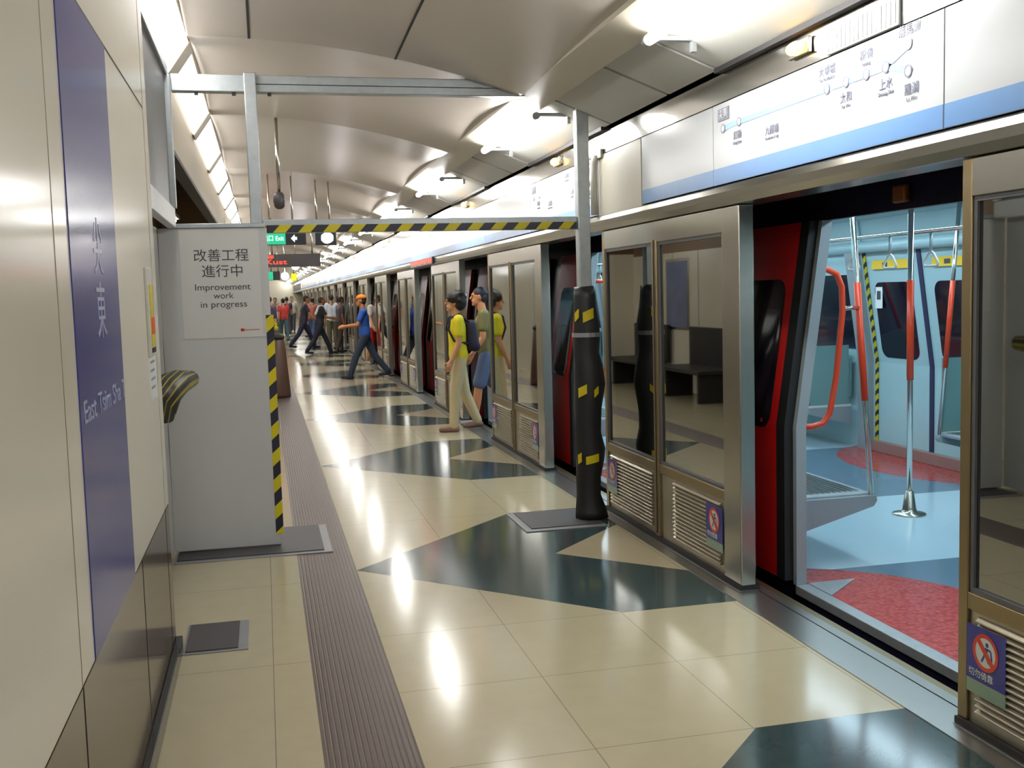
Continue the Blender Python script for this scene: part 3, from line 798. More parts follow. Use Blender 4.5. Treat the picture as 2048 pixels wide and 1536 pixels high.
            # leaning corner poles with red sleeves
            for yy, s in ((Y_0, 1), (Y_1, -1)):
                def pl(z): return (xf, yy + s * 0.19 * max(0, z - 0.41) / 1.53, z)
                b = MB(); b.tube([pl(0.40), pl(1.0), pl(1.6), pl(2.18)], 0.016, M['steel_bright'], 12); po = b.build('grab_pole', t)
                b = MB(); b.tube([pl(0.93), pl(1.26), pl(1.60)], 0.0195, M['red_handle'], 12); b.build('grip_sleeve', po)
                # red loop handle on the draught screen by the door
                if side == 0:
                    b = MB(); xx = lambda d_: xf - 0.42 + d_
                    b.tube([(xx(-0.04), yy, 1.68), (xx(0.14), yy, 1.68), (xx(0.205), yy, 1.65), (xx(0.235), yy, 1.58), (xx(0.24), yy, 1.45), (xx(0.20), yy, 1.08), (xx(0.16), yy, 0.88), (xx(0.12), yy, 0.825), (xx(0.05), yy, 0.81), (xx(-0.04), yy, 0.81)], 0.017, M['red_handle'], 12); b.build('loop_handle', t)
                    b = MB(); b.tube([(xx(0.235), yy, 1.46), (xf, yy + s * 0.13, 1.46)], 0.012, M['steel_bright'], 10); b.build('handle_tie', t)
                else:
                    b = MB(); b.box(xf + 0.02, xw - 0.02, yy - 0.006, yy + 0.006, 0.42, 1.0, M['seat_green']).box(xf, xw, yy - 0.016, yy + 0.016, 0.36, 0.42, M['white_panel'], 0.006); b.build('draught_screen', t)
        # centre pole
        yc = (ya + yb) / 2 + 0.25
        b = MB(); b.tube([(4.274, yc, 0.0), (4.274, yc, 2.18)], 0.019, M['steel_bright'], 14); po = b.build('grab_pole', t)
        b = MB(); b.tube([(4.274, yc, 0.93), (4.274, yc, 1.61)], 0.023, M['red_handle'], 14); b.build('grip_sleeve', po)
        b = MB(); b.lathe([(0.11, 0.0), (0.11, 0.008), (0.052, 0.014), (0.045, 0.04), (0.028, 0.16), (0.021, 0.165)], (4.274, yc, 0), M['steel'], 24); b.build('pole_base', po)
    # grab rail and straps
    for x in (4.60,):
        b = MB(); b.tube([(x, TY0 + 0.3, 1.95), (x, TY1 - 0.3, 1.95)], 0.014, M['steel_bright'], 10); b.build('grab_rail', t)
        y = TY0 + 0.83
        while y < TY1 - 0.5:
            b = MB()
            b.tube([(x, y, 1.95), (x, y, 1.88), (x, y, 1.81)], 0.012, M['train_grey'], 8)
            h = b.build('strap_handle', t)
            b = MB(); b.tube([(x, y, 1.81), (x, y - 0.035, 1.79), (x, y - 0.085, 1.725), (x, y - 0.07, 1.705), (x, y + 0.07, 1.705), (x, y + 0.085, 1.725), (x, y + 0.035, 1.79), (x, y, 1.81)], 0.009, M['white_panel'], 8); b.build('grip_ring', h)
            y += 0.50
    return t
train_car('red-doored train car standing at the platform with lit pale cyan saloon', 0, True)
for k in (1, 2, 3):
    train_car('far coupled train car with red doors behind the receding screens', 19.75 * k, False)['group'] = 'far train cars'

# ------------------------------------------------------------------ temporary portal and hoarding
pf = thing('portal_frame', 'galvanised temporary portal frame spanning the platform with striped lower beam', 'frame', (0, 6.95, 0))
b = MB(); b.box(-0.055, 0.02, -0.03, 0.045, 2.075, 3.02, M['galv'], 0.006); b.build('post', pf)
b = MB(); b.box(2.115, 2.20, -0.03, 0.05, 0.013, 3.0, M['galv'], 0.006); b.build('post', pf)
b = MB(); b.box(-0.50, 2.20, 0.046, 0.126, 2.912, 3.02, M['galv'], 0.006).box(-0.055, 2.2, 0.046, 0.05, 2.96, 2.965, M['plate_edge']); b.build('top_beam', pf)
for x in (-0.35, -0.12, 0.10):
    b = MB(); b.box(x - 0.012, x + 0.012, 0.06, 0.09, 2.895, 2.912, M['rubber']); b.build('bolt_head', pf)
b = MB(); b.box(0.02, 2.115, 0.0, 0.05, 2.02, 2.105, M['galv'], 0.004); lb = b.build('lower_beam', pf)
b = MB(); b.box(0.025, 2.11, -0.003, 0.0, 2.022, 2.07, M['hazard_beam']); b.build('hazard_tape', lb)

hb = thing('hoarding_board', 'tall pale grey hoarding board carrying the improvement work notice', 'hoarding', (0, 6.85, 0))
b = MB(); b.box(-0.615, 0.042, 0.0, 0.06, 0.02, 2.05, M['board'], 0.004); b.build('panel', hb)
b = MB(); b.box(-0.52, 0.03, -0.012, 0.065, 2.05, 2.078, M['galv'], 0.004); b.build('top_channel', hb)
b = MB(); b.box(0.012, 0.06, -0.003, 0.0, 0.09, 1.50, M['hazard_post']); b.build('hazard_tape', hb)
b = MB(); b.box(-0.49, -0.008, -0.004, 0.0, 1.365, 2.04, M['notice']); nt_ = b.build('notice_sheet', hb)
lettering('lettering', '改善工程', 0.083, (-0.243, -0.005, 1.875), '-y', M['ink'], nt_, width=0.33)
lettering('lettering', '進行中', 0.083, (-0.238, -0.005, 1.777), '-y', M['ink'], nt_, width=0.245)
lettering('lettering', 'Improvement', 0.056, (-0.243, -0.005, 1.682), '-y', M['ink'], nt_, width=0.335)
lettering('lettering', 'work', 0.056, (-0.24, -0.005, 1.628), '-y', M['ink'], nt_)
lettering('lettering', 'in progress', 0.056, (-0.24, -0.005, 1.574), '-y', M['ink'], nt_, width=0.28)
b = MB(); b.box(-0.145, -0.03, -0.0055, -0.004, 1.409, 1.413, M['decal_red']).box(-0.145, -0.125, -0.0055, -0.004, 1.402, 1.42, M['decal_red']); b.build('printed_mark', nt_)

hs = thing('side_hoarding', 'grey side hoarding between the cream wall end and the notice board', 'hoarding', (-0.5, 6.0, 0))
b = MB(); b.box(-0.06, 0.0, -1.07, 0.83, 2.97, 3.06, M['galv'], 0.005); b.build('top_rail', hs)
b = MB(); b.box(-0.05, -0.02, -1.07, 0.83, 2.17, 2.97, M['grey_glass']); b.build('upper_panel', hs)
b = MB(); b.box(-0.05, 0.0, -1.07, 0.83, 2.05, 2.17, M['board'], 0.005); b.build('mid_rail', hs)
b = MB(); b.box(-0.16, -0.115, -1.07, 0.83, 0.03, 2.05, M['board']); b.build('lower_panel', hs)
b = MB(); b.box(-0.03, 0.012, 0.77, 0.83, 2.17, 2.97, M['galv'], 0.005); b.build('upright', hs)
b = MB(); b.tube([(-0.62, 6.10, 1.02), (-0.56, 6.18, 1.10), (-0.50, 6.30, 1.135), (-0.44, 6.50, 1.14)], [0.13, 0.10, 0.075, 0.05], M['hose_stripe'], 20)
for i in range(0): pass
tag(b.build('striped_hose', None), 'short dark hose with thin yellow rings poking out behind the wall end', 'hose')

# floor plates
def plate(label, x0, x1, y0, y1, wr, wb):
    p = thing('base_plate', label, 'base plate', ((x0 + x1) / 2, (y0 + y1) / 2, 0))
    hx, hy = (x1 - x0) / 2, (y1 - y0) / 2
    b = MB(); b.box(-hx, hx, -hy, hy, 0.0, 0.006, M['plate_edge'], 0.002); b.build('steel_edge', p)
    b = MB(); b.box(-hx + (wr if wr < 0 else 0.01), hx - (abs(wr) if wr > 0 else 0.01), -hy + wb, hy - 0.02, 0.006, 0.012, M['plate'], 0.002); b.build('rubber_mat', p)
    return p
plate('dark base plate with pale edge under the notice board', -0.60, 0.355, 6.60, 7.42, 0.05, 0.05)
plate('dark base plate on the floor against the cream wall end', -0.43, -0.14, 4.86, 5.31, 0.045, 0.02)
p = thing('base_plate', 'dark base plate with pale edge under the black-wrapped portal post', 'base plate', (1.92, 7.03, 0))
b = MB(); b.box(-0.28, 0.29, -0.33, 0.28, 0.0, 0.006, M['plate_edge'], 0.002); b.build('steel_edge', p)
b = MB(); b.box(-0.23, 0.28, -0.27, 0.26, 0.006, 0.012, M['plate'], 0.002); b.build('rubber_mat', p)

# black padding round the right post
PADX, PADY = 2.16, 0.01
b = MB()
lev = [(0.012, 0.115, .02), (0.06, 0.11, .015), (0.18, 0.085, 0), (0.30, 0.088, 0), (0.42, 0.10, .012), (0.50, 0.105, .016), (0.62, 0.092, .004), (0.78, 0.096, .005), (0.95, 0.108, .02), (1.08, 0.10, .012), (1.17, 0.088, 0), (1.26, 0.092, .004), (1.36, 0.094, .008), (1.48, 0.082, 0), (1.56, 0.074, 0), (1.62, 0.070, -.002)]
seg = 22; rings = []
rnd = random.Random(3)
for z, r, dx in lev:
    rings.append([b.bm.verts.new((dx + r * (1 + rnd.uniform(-.06, .06)) * math.cos(2*PI*j/seg), r * 0.95 * (1 + rnd.uniform(-.06, .06)) * math.sin(2*PI*j/seg), z + (rnd.uniform(-.02, .02) if z > 1.6 else 0))) for j in range(seg)])
for i in range(len(lev) - 1):
    for j in range(seg):
        f = b.bm.faces.new([rings[i][j], rings[i][(j+1) % seg], rings[i+1][(j+1) % seg], rings[i+1][j]]); f.smooth = True
b.bm.faces.new(rings[0][::-1]); b.bm.faces.new(rings[-1])
b.mi(M['rubber']); pw = b.build('foam_padding', pf, (PADX, PADY, 0)); pw['label'] = 'lumpy black padding round the right post'
def band(z, h, a0, a1, r, m, nm, slant=0.03, dx=0.006):
    b = MB(); n = 8
    for j in range(n):
        t0, t1 = j / n, (j + 1) / n
        A0, A1 = a0 + (a1 - a0) * t0, a0 + (a1 - a0) * t1
        z0, z1 = z + slant * t0, z + slant * t1
        q = lambda A, zz, rr: (dx + rr * math.cos(A), rr * math.sin(A), zz)
        b.face([q(A0, z0, r), q(A1, z1, r), q(A1, z1 + h, r), q(A0, z0 + h, r)], m, True)
        b.face([q(A0, z0 + h, r - .006), q(A1, z1 + h, r - .006), q(A1, z1, r - .006), q(A0, z0, r - .006)], m, True)
    return b.build(nm, pw)
deg = math.radians
band(1.38, 0.07, deg(240), deg(285), 0.098, M['yellow'], 'yellow_tape', 0.03)
band(1.385, 0.06, deg(200), deg(222), 0.098, M['yellow'], 'yellow_tape', 0.03)
band(0.865, 0.065, deg(215), deg(248), 0.112, M['yellow'], 'yellow_tape', 0.03, 0.012)
band(0.865, 0.05, deg(275), deg(292), 0.112, M['yellow'], 'yellow_tape', 0.03, 0.012)
band(0.40, 0.055, deg(240), deg(290), 0.108, M['yellow'], 'yellow_tape', 0.02, 0.01)
band(0.40, 0.065, deg(205), deg(222), 0.108, M['yellow'], 'yellow_tape', 0.02, 0.01)
band(1.28, 0.03, deg(170), deg(360), 0.1, M['plate_edge'], 'tie_strap', 0.0, 0.004)

# ------------------------------------------------------------------ hanging things down the platform
b = MB(); b.tube([(0, 0, 3.26), (0, 0, 2.52)], 0.016, M['steel_bright'], 10)
t = thing('ceiling_camera', 'dark dome camera on a polished rod hanging from the ceiling', 'camera', (0.185, 9.85, 0))
b.build('rod', t); b = MB(); b.lathe([(0.03, 2.56), (0.05, 2.53), (0.055, 2.48), (0.045, 2.43), (0.02, 2.41)], (0, 0, 0), M['plate'], 16); b.build('dome', t)
t = thing('exit_sign', 'green lit exit sign in a long dark box under the striped beam', 'sign', (0.33, 14.5, 2.40))
b = MB(); b.box(-0.33, 0.27, -0.04, 0.04, -0.085, 0.085, M['black_box'], 0.005); b.build('sign_box', t)
b = MB(); b.box(-0.325, 0.0, -0.044, -0.04, -0.078, 0.078, M['sign_green']); g = b.build('lit_panel', t)
lettering('lettering', '出口 Exit', 0.085, (-0.16, -0.046, 0.0), '-y', M['sign_white'], g, width=0.27)
b = MB(); b.prism([(0.07, 0.0), (0.12, 0.05), (0.12, 0.018), (0.15, 0.018), (0.15, -0.018), (0.12, -0.018), (0.12, -0.05)], 1, -0.046, -0.04, M['sign_white']); b.build('arrow', t)
for x in (0.10, -0.2):
    b = MB(); b.tube([(x, 0, 0.085), (x, 0, 0.86)], 0.012, M['steel_bright'], 8); b.build('rod', t)
t = thing('lit_sign', 'dark hanging box with a glaring white disc right of the exit sign', 'sign', (0.86, 14.5, 2.40))
b = MB(); b.box(-0.14, 0.14, -0.05, 0.05, -0.095, 0.095, M['black_box'], 0.005); b.build('sign_box', t)
b = MB(); b.ball((0.02, -0.05, 0.0), (0.085, 0.012, 0.075), M['lamp_white']); b.build('lit_disc', t)
for x in (-0.11, 0.06):
    b = MB(); b.tube([(x, 0, 0.095), (x, 0, 0.84)], 0.012, M['steel_bright'], 8); b.build('rod', t)
t = thing('train_indicator', 'grey hanging train indicator with red lit lettering', 'display', (0.62, 22, 2.37))
b = MB(); b.box(-0.56, 0.56, -0.05, 0.05, -0.13, 0.13, M['plate'], 0.006); b.build('case', t)
lettering('lettering', 'Kust', 0.13, (-0.33, -0.053, -0.03), '-y', M['led_red'], t, width=0.42)
b = MB()
for i in range(6):
    b.box(-0.54 + i * 0.03, -0.525 + i * 0.03, -0.052, -0.05, 0.04 + 0.01 * (i % 2), 0.11, M['led_red'])
b.build('lit_character', t)
for x in (-0.4, 0.4):
    b = MB(); b.tube([(x, 0, 0.13), (x, 0, 0.87)], 0.014, M['steel_bright'], 8); b.build('rod', t)
t = thing('direction_sign', 'small far green and dark hanging sign below the train indicator', 'sign', (0.32, 32, 2.28))
b = MB(); b.box(-0.2, 0.2, -0.04, 0.04, -0.13, 0.13, M['black_box'], 0.005); b.build('sign_box', t)
b = MB(); b.box(-0.19, 0.0, -0.044, -0.04, -0.12, 0.12, M['sign_green']); b.build('lit_panel', t)
for x in (-0.05, 0.15):
    b = MB(); b.tube([(x, 0, 0.13), (x, 0, 0.98)], 0.014, M['steel_bright'], 8); b.build('rod', t)
t = thing('lit_sign', 'small far yellow lit hanging sign', 'sign', (0.92, 32, 2.23))
b = MB(); b.box(-0.09, 0.09, -0.04, 0.04, -0.11, 0.11, M['black_box'], 0.004); b.build('sign_box', t)
b = MB(); b.box(-0.075, 0.075, -0.045, -0.04, -0.1, 0.1, M['sign_yellow']); b.build('lit_panel', t)
b = MB(); b.tube([(0, 0, 0.11), (0, 0, 1.0)], 0.014, M['steel_bright'], 8); b.build('rod', t)
for i, (x, y, z, r_, lab) in enumerate(((0.75, 24.5, 2.33, 0.10, 'glaring white ceiling lamp right of the train indicator'), (0.56, 27.0, 2.16, 0.11, 'glaring white lamp lower left of the other ceiling lamp'))):
    t = thing('pendant_lamp', lab, 'lamp', (x, y, z)); b = MB(); b.ball((0, 0, 0), r_ * 0.9, M['lamp_white']); b.build('globe', t)
    b = MB(); b.tube([(0, 0, r_ * 0.8), (0, 0, 3.26 - z)], 0.012, M['steel_bright'], 8); b.build('rod', t)
t = thing('ceiling_downlight', 'small round downlight in the middle of the ceiling', 'light', (1.08, 10.9, 3.155))
b = MB(); b.lathe([(0.045, -0.012), (0.06, -0.012), (0.06, 0.02)], (0, 0, 0), M['steel_bright'], 18); b.build('rim', t)
b = MB(); b.lathe([(0.043, -0.014), (0.043, 0.0)], (0, 0, 0), M['lamp_white'], 18); b.build('lens', t)
t = thing('led_display', 'red lit door display on the header above the third doorway', 'display', (2.325, 15.6, 2.075))
b = MB(); b.box(-0.02, 0.012, -1.1, 1.1, -0.05, 0.05, M['black_box'], 0.004); b.build('case', t)
b = MB()
for i in range(12):
    b.box(-0.023, -0.02, -1.0 + i * 0.17, -0.90 + i * 0.17, -0.03 + 0.01 * (i % 3), 0.035, M['led_red'])
b.build('lit_character', t)

# left recess: posters, dark bench seen in the glass reflections
for i, y in enumerate((9.4, 12.6, 15.4)):
    b = MB(); b.box(0, 0.02, -0.45, 0.45, -0.55, 0.55, M['steel'], 0.004); 
    t = thing('wall_poster', 'blue framed poster on the recess wall, %s from the hoarding' % ('first', 'second', 'third')[i], 'poster', (-1.5, y, 1.5), 0, 'posters on the recess wall')
    b.build('frame', t); b = MB(); b.box(0.02, 0.024, -0.41, 0.41, -0.51, 0.51, M['poster']); b.build('sheet', t)
for i, y in enumerate((10.9, 14.0, 16.4)):
    t = thing('bench', 'dark high-backed bench against the recess wall, %s from the hoarding' % ('first', 'second', 'third')[i], 'bench', (-1.1, y, 0), 0, 'benches in the recess')
    b = MB(); b.box(-0.3, 0.2, -0.75, 0.75, 0.40, 0.46, M['bench'], 0.01); b.build('seat', t)
    b = MB(); b.box(-0.36, -0.3, -0.75, 0.75, 0.42, 1.02, M['bench'], 0.01); b.build('backrest', t)
    for s in (-0.6, 0.6):
        b = MB(); b.box(-0.28, 0.15, s - 0.03, s + 0.03, 0.0, 0.40, M['bench'], 0.006); b.build('leg', t)
for i, y in enumerate((8.6, 11.8, 15.0)):  # fill lamps added out of view to brighten the recess and its reflections
    t = thing('recess_fill_light', 'added fill lamp out of view behind the beige fascia, brightening the recess', 'light', (-1.15, y, 2.75), 0, 'added fill lamps behind the fascia')
    b = MB(); b.box(-0.06, 0.06, -0.65, 0.65, 0.0, 0.05, M['white_panel'], 0.006); b.build('housing', t)
    b = MB(); b.tube([(0, -0.6, -0.02), (0, 0.6, -0.02)], 0.016, M['lamp_white'], 10); b.build('tube', t)
    for s_ in (-0.4, 0.4):
        b = MB(); b.tube([(0, s_, 0.05), (0, s_, 1.0)], 0.008, M['galv'], 8); b.build('rod', t)
t = thing('litter_bin', 'dark brown tapered litter bin just beyond the striped board edge', 'bin', (0.16, 17.5, 0))
b = MB(); b.lathe([(0.215, 0.0), (0.215, 0.05), (0.15, 0.92), (0.13, 0.95)], (0, 0, 0), M['bin'], 28); b.build('body', t)
b = MB(); b.lathe([(0.15, 0.95), (0.155, 0.99), (0.12, 1.03), (0.04, 1.05)], (0, 0, 0), M['rubber'], 28); b.build('lid', t)
# ------------------------------------------------------------------ PEOPLE
def capsule(bm, p, q, r0, r1, seg=12, flat=1.0):
    p, q = Vector(p), Vector(q); d = q - p; L = d.length
    t = d / L if L > 1e-6 else Vector((0, 0, 1))
    ref = Vector((1, 0, 0)) if abs(t.x) < 0.9 else Vector((0, 1, 0))
    v = t.cross(ref).normalized(); u = v.cross(t)
    prof = []
    for i in range(5): a = -PI/2 + (PI/2) * i / 4; prof.append((r0 * math.cos(a), r0 * math.sin(a)))
    for i in range(5): a = (PI/2) * i / 4; prof.append((r1 * math.cos(a), L + r1 * math.sin(a)))
    rings = []
    for r, z in prof[1:-1]:
        rings.append([bm.verts.new(p + t * z + u * (r * math.cos(2*PI*j/seg)) + v * (r * flat * math.sin(2*PI*j/seg))) for j in range(seg)])
    a = bm.verts.new(p - t * r0); b_ = bm.verts.new(q + t * r1)
    for j in range(seg):
        bm.faces.new([a, rings[0][(j+1) % seg], rings[0][j]]); bm.faces.new([b_, rings[-1][j], rings[-1][(j+1) % seg]])
        for i in range(len(rings) - 1): bm.faces.new([rings[i][j], rings[i][(j+1) % seg], rings[i+1][(j+1) % seg], rings[i+1][j]])

def fuse(name, caps, balls, vox, m, parent, smooth=3):
    bm = bmesh.new()
    for c in caps: capsule(bm, *c)
    for c, r in balls:
        d = bmesh.ops.create_icosphere(bm, subdivisions=2, radius=1.0)
        for v in d['verts']: v.co = Vector((v.co.x * r[0], v.co.y * r[1], v.co.z * r[2])) + Vector(c)
    bmesh.ops.recalc_face_normals(bm, faces=bm.faces[:])
    me = bpy.data.meshes.new('tmp'); bm.to_mesh(me); bm.free()
    ob = bpy.data.objects.new('tmp', me); C.objects.link(ob)
    r = ob.modifiers.new('r', 'REMESH'); r.mode = 'VOXEL'; r.voxel_size = vox; r.use_smooth_shade = True
    s = ob.modifiers.new('s', 'SMOOTH'); s.factor = 0.5; s.iterations = smooth
    dg = bpy.context.evaluated_depsgraph_get()
    out = bpy.data.meshes.new_from_object(ob.evaluated_get(dg)); out.name = name
    bpy.data.objects.remove(ob); bpy.data.meshes.remove(me)
    out.materials.clear(); out.materials.append(m)
    for p in out.polygons: p.use_smooth = True
    o = bpy.data.objects.new(name, out); C.objects.link(o); o.parent = parent
    return o

_pm = {}
def cm(nm, rgb, rough=0.7):
    k = (nm, rgb)
    if k not in _pm: _pm[k] = mat(nm + '_%d' % len(_pm), rgb, rough, var=0.08, scale=14)
    return _pm[k]

def person(label, x, y, heading, H=1.68, legs=((12, 10), (-14, 22)), arms=((-18, 6, 20), (22, 6, 30)), lean=3, shirt=(60, 60, 80), lower='trousers', lower_rgb=(40, 44, 66), skin=(196, 146, 112), hair=(26, 20, 18), hair_style='short', cap=None, shoe=(50, 44, 44), bag=None, bag_rgb=(26, 26, 34), vox=0.012, sleeve=0.6, group=None, z0=0.0, head_turn=0.0, build=1.0):
    """heading: degrees, 0 faces +y; legs: (swing forward, knee bend) left, right; arms: (swing, abduct, elbow) left, right"""
    s = H / 1.70
    R = math.radians
    P = thing('person', label, 'person', (x, y, z0), R(heading), group)
    tilt = R(lean)
    def up(z, fwd=0, side=0):
        dz = z - 0.93
        return Vector((side, fwd + math.sin(tilt) * dz, 0.93 + math.cos(tilt) * dz))
    J = {}
    for i, sd in ((0, -1), (1, 1)):
        sw, kn = R(legs[i][0]), R(legs[i][1])
        hip = Vector((sd * 0.088, 0, 0.90))
        knee = hip + Vector((sd * 0.004, math.sin(sw), -math.cos(sw))) * 0.43
        a2 = sw - kn
        ank = knee + Vector((0, math.sin(a2), -math.cos(a2))) * 0.40
        J[i] = (hip, knee, ank, a2)
    low = min(J[0][2].z, J[1][2].z) - 0.075
    drop = Vector((0, 0, -low))
    def T(v): return (Vector(v) + drop) * s
    sk = []; balls = []; sh_up = []; sh_legs = []
    nb_ = build
    # torso
    torso = [((0, 0, 0.93), 0.125, 0.12), (up(1.08, 0.005), 0.112, 0), (up(1.26, 0.0), 0.125, 0), (up(1.38, -0.01), 0.105, 0)]
    for sd in (-1, 1):
        sk += [(T(up(0.95, 0, sd * 0.06)), T(up(1.10, 0, sd * 0.045)), 0.105 * s * nb_, 0.095 * s * nb_), (T(up(1.10, 0, sd * 0.045)), T(up(1.30, 0, sd * 0.075)), 0.095 * s * nb_, 0.095 * s * nb_), (T(up(1.30, 0, sd * 0.07)), T(up(1.395, -0.01, sd * 0.15)), 0.085 * s, 0.058 * s)]
    n_t = len(sk)
    sk_t = list(sk)
    sk.append((T(up(1.40, -0.01)), T(up(1.53, 0.01)), 0.058 * s, 0.05 * s))
    for i in (0, 1):
        hip, knee, ank, a2 = J[i]
        sk += [(T(hip), T(knee), 0.082 * s * nb_, 0.054 * s), (T(knee), T(knee + (ank - knee) * 0.35), 0.054 * s, 0.056 * s), (T(knee + (ank - knee) * 0.35), T(ank), 0.056 * s, 0.036 * s)]
        f = Vector((0, math.cos(a2 * 0.4), math.sin(a2 * 0.4) * 0.6))
        toe = ank + f * 0.15 + Vector((0, 0, -0.045))
        sk += [(T(ank + Vector((0, -0.03, -0.04))), T(toe), 0.036 * s, 0.028 * s)]
        J[i] = J[i] + (toe,)
    hands = []
    A = {}
    for i, sd in ((0, -1), (1, 1)):
        sw, ab, el = (R(v) for v in arms[i])
        shd = up(1.395, -0.01, sd * 0.17)
        d1 = Vector((sd * math.sin(ab), math.sin(sw) * math.cos(ab), -math.cos(sw) * math.cos(ab)))
        elb = shd + d1 * 0.285
        a2 = sw + el
        d2 = Vector((sd * math.sin(ab) * 0.5, math.sin(a2), -math.cos(a2))).normalized()
        wr = elb + d2 * 0.24
        A[i] = (shd, elb, wr, d2)
        sk += [(T(shd), T(elb), 0.05 * s, 0.038 * s), (T(elb), T(elb + d2 * 0.09), 0.038 * s, 0.037 * s), (T(elb + d2 * 0.09), T(wr), 0.037 * s, 0.026 * s)]
        # hand: palm, four unequal curled fingers, thumb from the side of the palm
        side = Vector((0, 1, 0)) - d2 * d2.y
        side = side.normalized() if side.length > 0.05 else Vector((0, 0, 1))
        nrm = d2.cross(side).normalized() * (-sd)
        pc = wr + d2 * 0.05
        sk += [(T(wr + d2 * 0.012 + side * 0.018), T(wr + d2 * 0.08 + side * 0.026), 0.017 * s, 0.014 * s), (T(wr + d2 * 0.012 - side * 0.014), T(wr + d2 * 0.078 - side * 0.024), 0.017 * s, 0.014 * s), (T(wr + d2 * 0.02), T(wr + d2 * 0.082), 0.017 * s, 0.015 * s)]
        for off, ln in ((0.031, 0.068), (0.011, 0.076), (-0.010, 0.071), (-0.030, 0.055)):
            b0 = wr + d2 * 0.085 + side * off
            b1 = b0 + (d2 * 0.85 + nrm * 0.4).normalized() * ln * 0.55
            b2 = b1 + (d2 * 0.5 + nrm * 0.8).normalized() * ln * 0.5
            hands += [(T(b0), T(b1), 0.0092 * s, 0.0088 * s, 8), (T(b1), T(b2), 0.0088 * s, 0.0078 * s, 8)]
        t0_ = wr + d2 * 0.03 + side * 0.028; t1_ = t0_ + (side * 0.75 + d2 * 0.6 + nrm * 0.3).normalized() * 0.035; t2_ = t1_ + (d2 * 0.85 + side * 0.25 + nrm * 0.4).normalized() * 0.03
        hands += [(T(t0_), T(t1_), 0.0115 * s, 0.01 * s, 8), (T(t1_), T(t2_), 0.01 * s, 0.0085 * s, 8)]
    # head
    hc = up(1.615, 0.02)
    th = R(head_turn)
    def hd(v):
        v = Vector(v); return T(hc + Vector((v.x * math.cos(th) - v.y * math.sin(th), v.x * math.sin(th) + v.y * math.cos(th), v.z)))
    balls += [(hd((0, -0.01, 0.015)), (0.076 * s, 0.094 * s, 0.10 * s)), (hd((0, 0.03, -0.05)), (0.055 * s, 0.058 * s, 0.065 * s))]
    sk += [(hd((0, 0.086, 0.012)), hd((0, 0.104, -0.022)), 0.009 * s, 0.013 * s, 8), (hd((-0.078, -0.005, 0.012)), hd((-0.078, -0.01, -0.022)), 0.012 * s, 0.009 * s, 8), (hd((0.078, -0.005, 0.012)), hd((0.078, -0.01, -0.022)), 0.012 * s, 0.009 * s, 8), (hd((-0.03, 0.084, 0.03)), hd((0.03, 0.084, 0.03)), 0.012 * s, 0.012 * s, 8), (hd((-0.012, 0.083, -0.052)), hd((0.012, 0.083, -0.052)), 0.011 * s, 0.011 * s, 8), (hd((0, 0.062, -0.095)), hd((0, 0.068, -0.092)), 0.022 * s, 0.022 * s, 8)]
    fuse('body', sk + hands, balls, vox, cm('skin', skin, 0.55), P, 2)
    for sd in (-1, 1):
        b = MB(); b.ball(hd((sd * 0.03, 0.085, 0.008)), (0.011 * s, 0.007 * s, 0.006 * s), cm('eye', (24, 18, 18), 0.3), sub=1); b.build('eye', P)
    b = MB(); b.ball(hd((0, 0.094, -0.05)), (0.021 * s, 0.006 * s, 0.006 * s), cm('lips', (150, 84, 76), 0.5), sub=1); b.build('mouth', P)
    # shirt
    e = 0.014 * s
    top = [(p, q, r0 + e, r1 + e) for p, q, r0, r1 in sk_t]
    for i in (0, 1):
        shd, elb, wr, d2 = A[i]
        top.append((T(shd), T(shd + (elb - shd) * min(1, sleeve)), 0.05 * s + e * 1.2, (0.05 - 0.012 * min(1, sleeve)) * s + e * 1.3))
        if sleeve > 1: top.append((T(elb), T(elb + (wr - elb) * (sleeve - 1)), 0.038 * s + e, 0.03 * s + e))
    fuse('shirt', top, [], max(vox, 0.009), cm('shirt', shirt), P, 3)
    # lower garment
    lg = [(T(up(0.985, 0, -0.05)), T(up(0.985, 0, 0.05)), 0.105 * s + e * .8, 0.105 * s + e * .8)]
    lc = cm('cloth', lower_rgb)
    if lower == 'skirt':
        for i in (0, 1):
            hip, knee, ank, a2, toe = J[i]
            lg.append((T(hip), T(knee), 0.10 * s + e, 0.105 * s + e))
        lg.append((T(Vector((0, 0, 0.88))), T((J[0][1] + J[1][1]) / 2), 0.12 * s, 0.12 * s))
    else:
        for i in (0, 1):
            hip, knee, ank, a2, toe = J[i]
            if lower == 'shorts':
                lg.append((T(hip), T(hip + (knee - hip) * 0.85), 0.085 * s + e, 0.075 * s + e))
            else:
                lg += [(T(hip), T(knee), 0.084 * s + e * .8, 0.06 * s + e * .8), (T(knee), T(ank + Vector((0, 0, 0.01))), 0.06 * s + e * .8, 0.052 * s + e * .5)]
    fuse({'skirt': 'skirt', 'shorts': 'shorts'}.get(lower, 'trousers'), lg, [], max(vox, 0.009), lc, P, 3)
    for i in (0, 1):
        hip, knee, ank, a2, toe = J[i]
        fuse('shoe', [(T(ank + Vector((0, -0.035, -0.04))), T(toe + Vector((0, 0.012, 0.002))), 0.041 * s, 0.034 * s)], [], 0.012, cm('shoe', shoe), P, 2)
    # hair
    hr = cm('hair', hair, 0.6)
